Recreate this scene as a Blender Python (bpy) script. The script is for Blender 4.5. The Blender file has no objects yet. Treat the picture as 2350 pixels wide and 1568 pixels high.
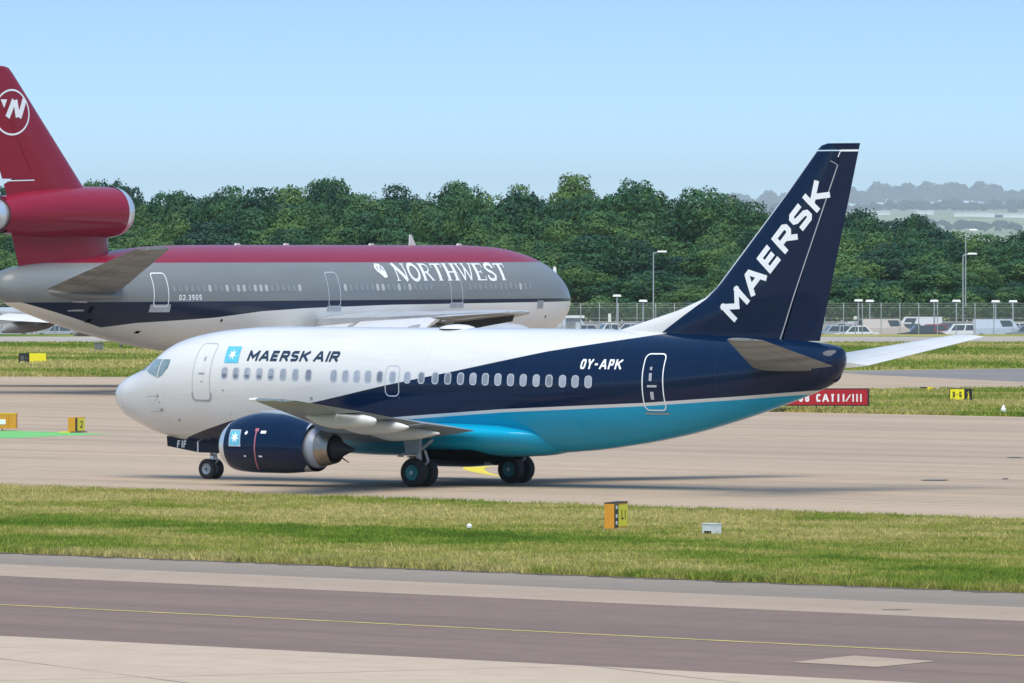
import bpy, math, random
import numpy as np
from mathutils import Vector

# ------------------------------------------------------------------ camera, sky, sun, exposure
SC = bpy.context.scene
FPX, YH, CAMH = 18000.0, 575.0, 7.77        # focal length and horizon row in a 2350 px wide frame, eye height
cam_data = bpy.data.cameras.new("camera")
cam_data.sensor_width = 36.0
cam_data.lens = 36.0 * FPX / 2350.0
cam_data.clip_start = 1.0
cam_data.clip_end = 90000.0
cam = bpy.data.objects.new("camera", cam_data)
SC.collection.objects.link(cam)
cam.location = (0, 0, CAMH)
cam.rotation_euler = (math.radians(90) - math.atan((784 - YH) / FPX), 0, 0)
SC.camera = cam

SUN_AZ = math.radians(-176)      # direction towards the sun, clockwise from +Y
SUN_EL = math.radians(60)
world = bpy.data.worlds.new("World")
SC.world = world
world.use_nodes = True
wn = world.node_tree
sky = wn.nodes.new("ShaderNodeTexSky")
sky.sky_type = 'NISHITA'
sky.sun_disc = False
sky.sun_elevation = SUN_EL
sky.sun_rotation = SUN_AZ % (2 * math.pi)
sky.altitude = 60
sky.air_density = 1.25
sky.dust_density = 0.15
sky.ozone_density = 2.0
bg = wn.nodes["Background"]
bg.inputs[1].default_value = 0.15
# clear air: the deep blue comes down close to the horizon (the looked-up elevation is raised everywhere, smoothly)
tcw = wn.nodes.new("ShaderNodeTexCoord"); sxyz = wn.nodes.new("ShaderNodeSeparateXYZ"); cxyz = wn.nodes.new("ShaderNodeCombineXYZ")
mad = wn.nodes.new("ShaderNodeMath"); mad.operation = 'MULTIPLY_ADD'; mad.inputs[1].default_value = 8.0; mad.inputs[2].default_value = 0.06
nrm_ = wn.nodes.new("ShaderNodeVectorMath"); nrm_.operation = 'NORMALIZE'
wn.links.new(tcw.outputs["Generated"], sxyz.inputs[0]); wn.links.new(sxyz.outputs[2], mad.inputs[0])
wn.links.new(sxyz.outputs[0], cxyz.inputs[0]); wn.links.new(sxyz.outputs[1], cxyz.inputs[1]); wn.links.new(mad.outputs[0], cxyz.inputs[2])
wn.links.new(cxyz.outputs[0], nrm_.inputs[0]); wn.links.new(nrm_.outputs[0], sky.inputs[0])
wbal = wn.nodes.new("ShaderNodeMix"); wbal.data_type = 'RGBA'; wbal.blend_type = 'MULTIPLY'; wbal.inputs[0].default_value = 1.0
wbal.inputs[7].default_value = (.89, 1.03, 1.03, 1)
wn.links.new(sky.outputs[0], wbal.inputs[6]); wn.links.new(wbal.outputs[2], bg.inputs[0])

sun_data = bpy.data.lights.new("sun", 'SUN')
sun_data.energy = 2.8
sun_data.angle = math.radians(50.0)
sun_data.color = (1.0, 0.92, 0.77)
sun = bpy.data.objects.new("sun", sun_data)
SC.collection.objects.link(sun)
to_sun = Vector((math.sin(SUN_AZ) * math.cos(SUN_EL), math.cos(SUN_AZ) * math.cos(SUN_EL), math.sin(SUN_EL)))
sun.rotation_euler = to_sun.to_track_quat('Z', 'Y').to_euler()
sun.location = (-60, -60, 120)

SC.view_settings.view_transform = 'Standard'
SC.view_settings.look = 'None'
SC.view_settings.exposure = 0.60
SC.view_settings.gamma = 1.0
SC.cycles.use_denoising = True
SC.cycles.max_bounces = 8
SC.cycles.transparent_max_bounces = 16

# ------------------------------------------------------------------ helpers
random.seed(7)
RNG = np.random.default_rng(11)
COL = SC.collection

def ground(u, v, z=0.0):
    y = FPX * (CAMH - z) / (v - YH)
    return ((u - 1175) / FPX * y, y)

def at(u, y):
    return (u - 1175) / FPX * y

def zat(v, y):
    return CAMH - (v - YH) * y / FPX

def tag(o, label=None, cat=None, group=None, kind=None):
    if label: o["label"] = label
    if cat: o["category"] = cat
    if group: o["group"] = group
    if kind: o["kind"] = kind
    return o

def empty(name, loc, rz=0.0):
    o = bpy.data.objects.new(name, None)
    COL.objects.link(o)
    o.location = loc
    o.rotation_euler = (0, 0, rz)
    o.empty_display_size = 0.5
    return o

def mesh(name, verts, faces, mats, mi=None, smooth=True, sharp=38):
    me = bpy.data.meshes.new(name)
    me.from_pydata([tuple(map(float, v)) for v in verts], [], [tuple(f) for f in faces])
    if not isinstance(mats, (list, tuple)): mats = [mats]
    for m in mats: me.materials.append(m)
    if mi is not None: me.polygons.foreach_set("material_index", list(mi))
    if smooth:
        me.polygons.foreach_set("use_smooth", [True] * len(me.polygons))
        me.set_sharp_from_angle(angle=math.radians(sharp))
    me.update()
    return me

def obj(name, me, parent=None, loc=None, rot=None):
    o = bpy.data.objects.new(name, me)
    COL.objects.link(o)
    if parent is not None: o.parent = parent
    if loc is not None: o.location = loc
    if rot is not None: o.rotation_euler = rot
    return o

def quads_np(name, V, mat, nper=4):
    """V: (n,4,3) array of separate quads -> mesh, fast."""
    n = V.shape[0]
    me = bpy.data.meshes.new(name)
    me.vertices.add(n * nper)
    me.vertices.foreach_set("co", V.reshape(-1).astype(np.float32))
    me.loops.add(n * nper)
    me.loops.foreach_set("vertex_index", np.arange(n * nper, dtype=np.int32))
    me.polygons.add(n)
    me.polygons.foreach_set("loop_start", np.arange(0, n * nper, nper, dtype=np.int32))
    me.materials.append(mat)
    me.update(calc_edges=True)
    me.validate()
    return me

class MB:
    """collects simple solids into one mesh"""
    def __init__(s): s.v = []; s.f = []; s.mi = []
    def add(s, v, f, m=0):
        o = len(s.v); s.v += [tuple(p) for p in v]; s.f += [tuple(i + o for i in q) for q in f]; s.mi += [m] * len(f)
        return s
    def box(s, c, d, m=0, rz=0.0, taper=1.0):
        x, y, z = d[0] / 2, d[1] / 2, d[2] / 2; cr, sr = math.cos(rz), math.sin(rz); v = []
        for k, (i, j, w) in enumerate([(-1,-1,-1),(1,-1,-1),(1,1,-1),(-1,1,-1),(-1,-1,1),(1,-1,1),(1,1,1),(-1,1,1)]):
            t = taper if w > 0 else 1.0
            px, py = i * x * t, j * y * t
            v.append((c[0] + cr * px - sr * py, c[1] + sr * px + cr * py, c[2] + w * z))
        return s.add(v, [(3,2,1,0),(4,5,6,7),(0,1,5,4),(1,2,6,5),(2,3,7,6),(3,0,4,7)], m)
    def tube(s, p, q, r0, r1=None, n=12, m=0, cap=True):
        r1 = r0 if r1 is None else r1
        p, q = Vector(p), Vector(q); d = (q - p).normalized()
        a = d.orthogonal().normalized(); b = d.cross(a); v = []
        for c, r in ((p, r0), (q, r1)):
            for k in range(n):
                t = 2 * math.pi * k / n; v.append(c + a * math.cos(t) * r + b * math.sin(t) * r)
        f = [(k, (k + 1) % n, n + (k + 1) % n, n + k) for k in range(n)]
        if cap: f += [tuple(range(n - 1, -1, -1)), tuple(range(n, 2 * n))]
        return s.add(v, f, m)
    def lathe(s, c, axis, prof, n=24, m=0, mlist=None, closed=False):
        """prof: list of (offset along axis, radius)"""
        c = Vector(c); d = Vector(axis).normalized(); a = d.orthogonal().normalized(); b = d.cross(a); v = []
        for (t, r) in prof:
            for k in range(n):
                w = 2 * math.pi * k / n; v.append(c + d * t + (a * math.cos(w) + b * math.sin(w)) * max(r, 1e-4))
        o = len(s.v); s.v += [tuple(p) for p in v]
        P = len(prof)
        for i in range(P if closed else P - 1):
            j = (i + 1) % P
            for k in range(n):
                s.f.append((o + i * n + k, o + i * n + (k + 1) % n, o + j * n + (k + 1) % n, o + j * n + k))
                s.mi.append(mlist[i] if mlist else m)
        return s
    def prism(s, poly, y0, y1, m=0):
        """poly in (x,z), extruded along y"""
        n = len(poly)
        v = [(x, y0, z) for x, z in poly] + [(x, y1, z) for x, z in poly]
        f = [tuple(range(n)), tuple(range(2 * n - 1, n - 1, -1))] + [((k + 1) % n, k, n + k, n + (k + 1) % n) for k in range(n)]
        return s.add(v, f, m)
    def mesh(s, name, mats, smooth=True, sharp=38): return mesh(name, s.v, s.f, mats, s.mi, smooth, sharp)
    def build(s, name, mats, parent=None, loc=None, rot=None, smooth=True, sharp=38):
        return obj(name, s.mesh(name, mats, smooth, sharp), parent, loc, rot)

# ------------------------------------------------------------------ materials
class NT:
    def __init__(s, name):
        s.m = bpy.data.materials.new(name); s.m.use_nodes = True; s.t = s.m.node_tree
        s.b = s.t.nodes["Principled BSDF"]; s.out = s.t.nodes["Material Output"]
        s.tc = None
    def n(s, typ, **kw):
        x = s.t.nodes.new(typ)
        for k, v in kw.items(): setattr(x, k, v)
        return x
    def lk(s, a, b): s.t.links.new(a, b)
    def coord(s, which="Object"):
        if s.tc is None: s.tc = s.n("ShaderNodeTexCoord")
        return s.tc.outputs[which]
    def math(s, op, a, b=None, clamp=False):
        x = s.n("ShaderNodeMath", operation=op, use_clamp=clamp)
        for i, q in enumerate((a, b)):
            if q is None: continue
            if isinstance(q, (int, float)): x.inputs[i].default_value = q
            else: s.lk(q, x.inputs[i])
        return x.outputs[0]
    def mix(s, fac, a, b):
        x = s.n("ShaderNodeMix", data_type='RGBA')
        for i, q in ((0, fac), (6, a), (7, b)):
            if isinstance(q, (int, float)): x.inputs[i].default_value = q
            elif isinstance(q, tuple): x.inputs[i].default_value = (*q[:3], 1)
            else: s.lk(q, x.inputs[i])
        return x.outputs[2]
    def noise(s, scale, detail=4, rough=.55, vec=None, stretch=None, rotz=0.0, dist=0.0):
        t = s.n("ShaderNodeTexNoise"); t.inputs["Scale"].default_value = scale
        t.inputs["Detail"].default_value = detail; t.inputs["Roughness"].default_value = rough; t.inputs["Distortion"].default_value = dist
        v = vec if vec is not None else s.coord()
        if stretch is not None:
            if rotz:
                r = s.n("ShaderNodeMapping"); r.inputs["Rotation"].default_value = (0, 0, rotz); s.lk(v, r.inputs[0]); v = r.outputs[0]
            mp = s.n("ShaderNodeMapping"); mp.inputs["Scale"].default_value = stretch; s.lk(v, mp.inputs[0]); v = mp.outputs[0]
        s.lk(v, t.inputs["Vector"])
        return t.outputs["Fac"]
    def ramp(s, fac, stops):
        r = s.n("ShaderNodeValToRGB"); s.lk(fac, r.inputs[0]); e = r.color_ramp.elements
        while len(e) < len(stops): e.new(0.5)
        for k, (p, c) in enumerate(stops):
            e[k].position = p; e[k].color = (*c, 1) if len(c) == 3 else c
        return r.outputs[0]
    def fac(s, x, lo, hi):
        r = s.n("ShaderNodeMapRange"); r.inputs[1].default_value = lo; r.inputs[2].default_value = hi; s.lk(x, r.inputs[0]); return r.outputs[0]
    def bump(s, h, strength=.2, dist=.02):
        b = s.n("ShaderNodeBump"); b.inputs["Strength"].default_value = strength; b.inputs["Distance"].default_value = dist
        s.lk(h, b.inputs["Height"]); s.lk(b.outputs[0], s.b.inputs["Normal"])
    def pwl(s, x, pts):
        """piecewise linear y(x)"""
        x0, x1 = pts[0][0], pts[-1][0]; ys = [p[1] for p in pts]; y0, y1 = min(ys), max(ys)
        if y1 - y0 < 1e-6: y1 = y0 + 1
        c = s.n("ShaderNodeFloatCurve"); cu = c.mapping.curves[0]
        P = [((p[0] - x0) / (x1 - x0), (p[1] - y0) / (y1 - y0)) for p in pts]
        while len(cu.points) < len(P): cu.points.new(.5, .5)
        for q, (u, v) in zip(cu.points, P): q.location = (u, v); q.handle_type = 'VECTOR'
        c.mapping.update()
        s.lk(s.fac(x, x0, x1), c.inputs["Value"])
        return s.math('ADD', s.math('MULTIPLY', c.outputs[0], y1 - y0), y0)
    def set(s, **kw):
        for k, v in kw.items():
            k = k.replace("_", " ")
            if isinstance(v, tuple): s.b.inputs[k].default_value = (*v[:3], 1)
            elif isinstance(v, (int, float)): s.b.inputs[k].default_value = v
            else: s.lk(v, s.b.inputs[k])
        return s

def flat(name, col, rough=.5, metal=0.0, coat=0.0, var=.08, scale=3.0, bump=0.0):
    t = NT(name)
    n = t.noise(scale, 5)
    d = tuple(c * (1 - var * 1.6) for c in col); l = tuple(min(1, c * (1 + var)) for c in col)
    t.set(Base_Color=t.ramp(n, [(.3, d), (.7, l)]), Roughness=t.fac(t.noise(scale * 2.3, 3), -1.2, 2.2) if False else rough, Metallic=metal)
    if coat: t.set(Coat_Weight=coat, Coat_Roughness=.08)
    if bump: t.bump(t.noise(scale * 8, 4), bump, .01)
    return t.m

WHITE = (.66, .655, .64); NAVY = (.0006, .0105, .040); TEAL = (.001, .33, .54)

def paint(name, colsock_fn, rough=.28, coat=.6, dirt=.06, spec=.12):
    """glossy aircraft paint; colsock_fn(t, a, l, z) gives a colour socket from body coordinates"""
    t = NT(name)
    sep = t.n("ShaderNodeSeparateXYZ"); t.lk(t.coord(), sep.inputs[0])
    col = colsock_fn(t, sep.outputs[0], sep.outputs[1], sep.outputs[2])
    n = t.noise(1.3, 6, .6, stretch=(.25, 1, 1.6))
    mu = t.n("ShaderNodeMix", data_type='RGBA', blend_type='MULTIPLY'); t.lk(t.math('MULTIPLY', t.fac(n, .42, .8), dirt * 4), mu.inputs[0]); t.lk(col, mu.inputs[6]); mu.inputs[7].default_value = (.55, .52, .48, 1)
    t.set(Base_Color=mu.outputs[2], Roughness=rough, Specular_IOR_Level=spec, Coat_Weight=coat * .6, Coat_Roughness=.05, Coat_IOR=1.42)
    t.bump(t.noise(.9, 2, .5, stretch=(.35, 1, 1)), .10, .03)
    return t.m

def step(t, x, edge, w=.006):
    """1 where x>edge"""
    d = t.math('SUBTRACT', x, edge) if not isinstance(edge, (int, float)) else t.math('SUBTRACT', x, edge)
    return t.fac(d, -w, w)

A1, A2 = 15.05, 30.0
def liv_small(t, x, y, z):
    a = t.math('SUBTRACT', A1, x)
    L = t.pwl(a, [(-1, 0.4), (3.53, 1.41), (6.12, 2.03), (10.41, 2.79), (12.97, 3.29), (15.85, 3.79), (19.46, 4.47), (22.73, 4.95), (23.4, 5.06), (24.2, 5.4)])
    T = t.pwl(a, [(5, 1.50), (14.03, 2.20), (17.75, 2.46), (23.4, 2.73), (26.67, 2.96), (29.1, 3.16), (31, 3.3)])
    T2 = t.math('ADD', T, .105)
    aft = step(t, a, 8.3, .02)
    c = t.mix(t.math('MULTIPLY', step(t, T2, z), aft), NAVY, WHITE)
    c = t.mix(t.math('MULTIPLY', step(t, T, z), aft), c, TEAL)
    c = t.mix(step(t, z, L), c, WHITE)
    pp = t.math('PINGPONG', t.math('ADD', a, .55), .95); q = t.math('SUBTRACT', 1.0, t.fac(pp, .006, .016))
    pz = t.math('PINGPONG', t.math('SUBTRACT', z, .42), .62); q2 = t.math('SUBTRACT', 1.0, t.fac(pz, .004, .012))
    rd = t.math('SUBTRACT', 1.0, t.fac(t.math('ABSOLUTE', t.math('SUBTRACT', a, .78)), .010, .02))
    m = t.math('MAXIMUM', t.math('MAXIMUM', t.math('MULTIPLY', q, .10), t.math('MULTIPLY', q2, .08)), t.math('MULTIPLY', rd, .3))
    return t.mix(m, c, (.10, .11, .12))

RED = (.25, .011, .032); GREY = (.20, .215, .215); BELLY = (.76, .75, .71)
def liv_big(t, x, y, z):
    a = t.math('SUBTRACT', A2, x)
    B = t.pwl(a, [(0, 4.78), (8.3, 4.75), (21, 4.68), (29.2, 4.53), (33.1, 4.38), (37.26, 4.05), (43.19, 3.8), (45.16, 3.57), (47.5, 4.12), (51.2, 4.95), (53, 5.4)])
    c = t.mix(step(t, z, B, .012), BELLY, (.0006, .0105, .040))
    c = t.mix(step(t, z, 4.96, .012), c, GREY)
    c = t.mix(t.math('MULTIPLY', step(t, z, 7.09, .012), step(t, 50.9, a, .02)), c, RED)
    return c

def liv_fin(t, x, y, z):
    a = t.math('SUBTRACT', A1, x)
    E_ = t.pwl(z, [(4.6, 22.4), (5.04, 23.14), (6.18, 24.89), (6.74, 25.50), (7.70, 26.38), (9.6, 28.09), (10.9, 29.2), (11.3, 29.3)])
    return t.mix(step(t, a, E_), WHITE, NAVY)

M = {}
M['small_paint'] = paint('white navy and teal airliner paint', liv_small, .2, .95)
M['big_paint'] = paint('red grey and navy airliner paint', liv_big, .32, .55, .05, .22)
M['fin_paint'] = paint('navy fin paint', liv_fin, .22, .7)
M['navy'] = paint('navy paint', lambda t, x, y, z: t.mix(0.0, NAVY, NAVY), .2, .75)
M['red'] = paint('deep red paint', lambda t, x, y, z: t.mix(0.0, RED, RED), .25, .6)
M['white'] = paint('white paint', lambda t, x, y, z: t.mix(0.0, WHITE, WHITE), .3, .4)
M['wing_grey'] = paint('light grey wing paint', lambda t, x, y, z: t.mix(0.0, (.29, .345, .40), (.5, .5, .5)), .4, .15, .12)
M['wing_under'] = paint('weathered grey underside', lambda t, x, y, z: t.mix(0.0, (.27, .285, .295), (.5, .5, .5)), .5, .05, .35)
M['big_wing'] = paint('grey wing skin', lambda t, x, y, z: t.mix(0.0, (.44, .46, .48), (.5, .5, .5)), .4, .1, .15)
M['teal'] = paint('teal paint', lambda t, x, y, z: t.mix(0.0, TEAL, TEAL), .25, .6)
M['logo_blue'] = flat('light blue print', (.11, .50, .68), .35, coat=.3)
M['print_white'] = flat('white print', (.82, .84, .86), .4, var=.03)
M['print_navy'] = flat('navy print', (.012, .03, .065), .4, var=.03)
M['print_grey'] = flat('grey print', (.30, .32, .33), .45, var=.05)
M['print_pink'] = flat('pale red print', (.42, .14, .19), .45, var=.05)
M['line_dark'] = flat('dark seam', (.05, .055, .06), .6)
M['line_mid'] = flat('grey door outline', (.40, .42, .45), .5)
M['pane'] = flat('pale window blind', (.34, .37, .42), .25, coat=.6, var=.2, scale=1.1)
M['pane_mid'] = flat('greyer window blind', (.25, .275, .31), .22, coat=.7, var=.25, scale=1.4)
M['pane_dark'] = flat('half shaded window', (.16, .18, .21), .2, coat=.8, var=.2)
M['pane_frame'] = flat('window surround', (.46, .49, .54), .4)
M['big_pane'] = flat('dark cabin glass', (.24, .255, .255), .15, coat=.8)
M['big_pane_lit'] = flat('pale cabin blind', (.45, .46, .44), .3)
M['cockpit'] = flat('cockpit glass', (.22, .30, .31), .06, coat=1.0, var=.25, scale=1.7)  # pale base colour stands in for reflected light on the panes
M['steel'] = flat('bare nozzle metal', (.38, .32, .26), .36, metal=.9, var=.12, scale=5)
M['lip'] = flat('polished intake lip', (.78, .79, .80), .30, metal=.75, var=.05)
M['dark_metal'] = flat('sooty metal and wing shade', (.035, .033, .034), .6, metal=.3)
M['cavity_black'] = flat('black cavity', (.003, .003, .0035), 1.0)
M['cavity_black'].node_tree.nodes['Principled BSDF'].inputs['Specular IOR Level'].default_value = 0.02
M['tyre'] = flat('tyre rubber', (.014, .015, .016), .75, var=.2, scale=20)
M['rim_grey'] = flat('grey wheel hub', (.30, .33, .35), .4, metal=.3)
M['rim_teal'] = flat('teal wheel hub', (.03, .20, .21), .45)
M['gear_metal'] = flat('gear leg paint', (.42, .44, .45), .4, metal=.2)

# ------------------------------------------------------------------ ground surfaces
DIR = math.atan2(-1.0, 1.0)
def pavement(name, base, dark, light, streak=.5, joints=None, fine=.06, purple=None):
    t = NT(name)
    big = t.noise(.035, 5, .6, stretch=(.35, 1.6, 1), rotz=-DIR)
    st = t.noise(.22, 6, .65, stretch=(.10, 1.6, 1), rotz=-DIR, dist=.4)
    fin = t.noise(9.0, 4, .7)
    c = t.ramp(big, [(.32, dark), (.5, base), (.68, light)])
    c = t.mix(t.math('MULTIPLY', t.fac(st, .47, .68), streak), c, tuple(x * .62 for x in dark))
    mid = t.noise(1.1, 5, .7)
    c = t.mix(t.math('MULTIPLY', t.fac(mid, .42, .66), .34), c, tuple(x * .62 for x in base))
    c = t.mix(t.math('MULTIPLY', t.fac(fin, .3, .75), fine * 5), c, tuple(x * .72 for x in base))
    if joints:
        r = t.n("ShaderNodeMapping"); r.inputs["Rotation"].default_value = (0, 0, -DIR + joints[2]); t.lk(t.coord(), r.inputs[0])
        br = t.n("ShaderNodeTexBrick"); t.lk(r.outputs[0], br.inputs[0]); br.offset = 0
        br.inputs["Scale"].default_value = 1; br.inputs["Brick Width"].default_value = joints[0]; br.inputs["Row Height"].default_value = joints[1]
        br.inputs["Mortar Size"].default_value = .06; br.inputs["Mortar Smooth"].default_value = .3
        wob = t.fac(t.noise(.15, 3), .3, .6)
        c = t.mix(t.math('MULTIPLY', t.math('MULTIPLY', br.outputs["Fac"], wob), 1.0), c, tuple(x * .4 for x in dark))
    t.set(Base_Color=c, Roughness=.85, Specular_IOR_Level=.25)
    t.bump(fin, .35, .01)
    return t.m

M['taxiway'] = pavement('worn taxiway concrete', (.455, .345, .243), (.375, .295, .215), (.505, .375, .258), .6, joints=(60, 7.5, 0.0))
M['apron'] = pavement('pale apron concrete', (.50, .395, .29), (.45, .35, .258), (.53, .42, .31), .12, joints=(11, 9, .35))
M['asphalt'] = pavement('brown grey asphalt', (.225, .158, .125), (.192, .138, .110), (.25, .175, .136), .5, fine=.06)
M['beige'] = pavement('beige concrete strip', (.43, .33, .24), (.37, .285, .21), (.46, .355, .255), .18)
M['shoulder'] = pavement('grey shoulder', (.285, .238, .188), (.24, .202, .162), (.315, .262, .205), .35)
M['far_dark'] = pavement('far grey asphalt', (.23, .21, .195), (.19, .175, .165), (.26, .235, .215), .3)
M['path'] = pavement('pale perimeter road', (.42, .37, .32), (.36, .32, .28), (.45, .40, .35), .2)

def grass_col(t, v=None):
    n1 = t.noise(.11, 6, .65, vec=v, stretch=(.55, 1.0, 1), rotz=-DIR, dist=.5)
    n2 = t.noise(.55, 5, .6, vec=v)
    n3 = t.noise(5.0, 3, .6, vec=v)
    n0 = t.noise(.028, 3, .5, vec=v, stretch=(.5, 1.3, 1), rotz=-DIR)
    f = t.math('ADD', t.math('MULTIPLY', n1, .62), t.math('MULTIPLY', n2, .38)); f = t.math('ADD', f, t.math('MULTIPLY', t.math('SUBTRACT', n0, .45), .60))
    c = t.ramp(f, [(.38, (.095, .16, .016)), (.445, (.17, .245, .028)), (.49, (.26, .295, .05)), (.535, (.38, .34, .095)), (.60, (.50, .42, .17))])
    return t.mix(t.fac(n3, .35, .8), c, (.06, .085, .015)), n3
t = NT('airfield grass'); c, n3 = grass_col(t); t.set(Base_Color=c, Roughness=.9, Specular_IOR_Level=.1); t.bump(n3, .8, .06); M['grass'] = t.m
def blade_mat(name, k):
    t = NT(name)
    g = t.n("ShaderNodeNewGeometry"); c, _ = grass_col(t, g.outputs["Position"])
    c = t.mix(1.0, c, c)
    hs = t.n("ShaderNodeHueSaturation"); hs.inputs["Value"].default_value = k; t.lk(c, hs.inputs["Color"])
    t.set(Base_Color=hs.outputs[0], Roughness=.7, Specular_IOR_Level=.15)
    tr = t.n("ShaderNodeBsdfTranslucent"); t.lk(hs.outputs[0], tr.inputs[0])
    mx = t.n("ShaderNodeMixShader"); mx.inputs[0].default_value = .35; t.lk(t.b.outputs[0], mx.inputs[1]); t.lk(tr.outputs[0], mx.inputs[2])
    t.lk(mx.outputs[0], t.out.inputs[0])
    return t.m
M['blades'] = blade_mat('grass blades', 1.45)
M['yellow_line'] = flat('worn yellow marking', (.62, .50, .14), .8, var=.15, scale=1.5)
M['faint_line'] = flat('faded yellow marking', (.44, .38, .24), .85, var=.12, scale=.6)
M['green_patch'] = flat('green painted surface', (.16, .48, .13), .8, var=.15, scale=.8)
M['yellow_bright'] = flat('bright yellow marking', (.70, .56, .02), .7, var=.1)
M['stain'] = flat('dark patch', (.20, .175, .15), .85, var=.3, scale=2)

UV = Vector((math.cos(DIR), math.sin(DIR)))
def edge(pl, pr, ul=-500, ur=2850, ext=700):
    """a ground edge through two pixels (at u=0 and u=U), carried on along the taxiway direction"""
    (u0, v0), (u1, v1) = pl, pr
    def at_u(u): return v0 + (v1 - v0) * (u - u0) / (u1 - u0)
    P = Vector(ground(ul, at_u(ul))); Q = Vector(ground(ur, at_u(ur)))
    return [P - UV * ext, P, Q, Q + UV * ext]

def sheet(name, poly, z, mat, kind='structure', sub=0):
    me = mesh(name, [(p[0], p[1], z) for p in poly], [tuple(range(len(poly)))], mat, smooth=False)
    if me.polygons[0].normal.z < 0: me.flip_normals()
    return tag(obj(name, me), kind=kind)

def strip(name, e0, e1, z, mat): return sheet(name, list(e0) + list(reversed(e1)), z, mat)

# one base sheet of grass reaching the horizon, sunk a little beyond the perimeter fence
def gz(y):
    if y < 728: return 0.0
    if y < 740: return -.8 * (y - 728) / 12
    if y < 786: return -.8
    if y < 790: return -.8 + .2 * (y - 786) / 4
    return -.6
ys = [-400, -100, 0, 100, 300, 500, 728, 731, 734, 737, 740, 786, 788, 790, 1000, 1500, 2200, 4500, 9000, 14500, 21500, 31500, 47000]
xs = [-20000, -9000, -6000, -1500, -300, -80, 0, 80, 300, 1500, 6000, 9000, 20000]
V = [(x, y, gz(y)) for y in ys for x in xs]; n = len(xs)
Fq = [(j * n + i, j * n + i + 1, (j + 1) * n + i + 1, (j + 1) * n + i) for j in range(len(ys) - 1) for i in range(n - 1)]
tag(obj('ground', mesh('ground', V, Fq, M['grass'], smooth=False)), kind='structure')

EA = edge((0, 1461.5), (1527, 1540)); EB = edge((0, 1323), (2350, 1427)); EC = edge((0, 1296), (2350, 1395))
ED = edge((0, 1269), (2350, 1361)); EG = edge((0, 1117), (2350, 1197))
near = [Vector((-700, 420)), Vector((-700, -200)), Vector((700, -200)), Vector((700, -560))]
sheet('apron', list(EA) + [Vector((700, -900)), Vector((-900, -900)), Vector((-900, 500))], .016, M['apron'])
strip('asphalt_taxiway', EA, EB, .012, M['asphalt'])
strip('concrete_strip', EB, EC, .008, M['beige'])
strip('shoulder', EC, ED, .004, M['shoulder'])
far = [ground(u, v) for u, v in [(-900, 867), (0, 865), (700, 866), (1300, 861), (2038, 850), (2350, 846), (3200, 839)]]
sheet('taxiway', list(EG) + [Vector((560, 100)), Vector((400, 560))] + [Vector(p) for p in reversed(far)] + [Vector((-500, 520)), Vector((-560, 700))], .004, M['taxiway'])
sheet('far_asphalt', [ground(*p) for p in [(1900, 853), (2038, 850.5), (2350, 846.5), (3200, 839.5), (3200, 893), (2350, 877), (2180, 869), (2000, 861)]], .008, M['far_dark'])
ISL = [(1500, 900), (1640, 925), (1800, 946), (2350, 957), (3100, 971), (3100, 889), (2350, 893), (1990, 897)]
sheet('grass_island', [ground(*p) for p in ISL], .012, M['grass'])
strip('perimeter_road', [Vector(ground(u, 785)) for u in (-4000, -300, 2650, 6000)], [Vector(ground(u, 773)) for u in (-4000, -300, 2650, 6000)], .004, M['path'])
sheet('car_park', [(-160, 741), (160, 741), (160, 786), (-160, 786)], -.79, M['far_dark'])

def painted(name, px, w, z, mat, n=1):
    """a painted line through ground pixels"""
    P = [Vector(ground(*p)) for p in px]; L = []; R = []
    for i, p in enumerate(P):
        d = (P[min(i + 1, len(P) - 1)] - P[max(i - 1, 0)]).normalized(); nn = Vector((-d.y, d.x))
        ww = w[i] if isinstance(w, (list, tuple)) else w
        L.append(p + nn * ww / 2); R.append(p - nn * ww / 2)
    v = [(p.x, p.y, z) for p in L + R]; k = len(P)
    me = mesh(name, v, [(i, i + k, i + k + 1, i + 1) for i in range(k - 1)], mat, smooth=False)
    if me.polygons[0].normal.z < 0: me.flip_normals()
    return tag(obj(name, me), kind='structure')

painted('yellow_taxiway_line', [(-1500, 1314.7), (0, 1390), (980, 1439), (2350, 1508), (4200, 1601)], .17, .020, M['yellow_line'])
painted('faded_centre_line', [(-1500, 1023), (0, 1077), (800, 1105), (1500, 1130), (2350, 1161), (3500, 1203)], .22, .008, M['faint_line'])
painted('pavement_seam', [(-900, 906), (0, 904), (150, 905), (330, 905), (700, 904)], .9, .008, M['far_dark'])
painted('yellow_curved_line', [(1108, 1071), (1094, 1072.5), (1087, 1075), (1088, 1078.5), (1096, 1082), (1108, 1085.5), (1124, 1089), (1150, 1094)],
        [.9, .9, .8, .7, .6, .45, .3, .15], .008, M['yellow_bright'])
sheet('green_painted_surface', [ground(*p) for p in [(-400, 986), (0, 988.5), (120, 992), (255, 997), (140, 1001), (40, 1006), (-400, 1012)]], .008, M['green_patch'])
sheet('concrete_patch', [ground((2600 + .5957 * x) / 1.70213, (2000 + .5957 * y) / 1.70213) for x, y in [(825, 993), (1240, 950), (1775, 987), (1390, 1025)]], .020, M['beige'])
for u, v, w, hgt in [(2146, 1103, 36, 1.6), (2308, 1100, 9, .9), (2330, 1051, 20, .8), (2060, 1401, 45, .6)]:
    P = [ground(u + w * math.cos(k * .785) * (1 + .3 * random.uniform(-1, 1)), v + hgt * math.sin(k * .785)) for k in range(8)]
    sheet('pavement_stain', P, .024, M['stain'])

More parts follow.
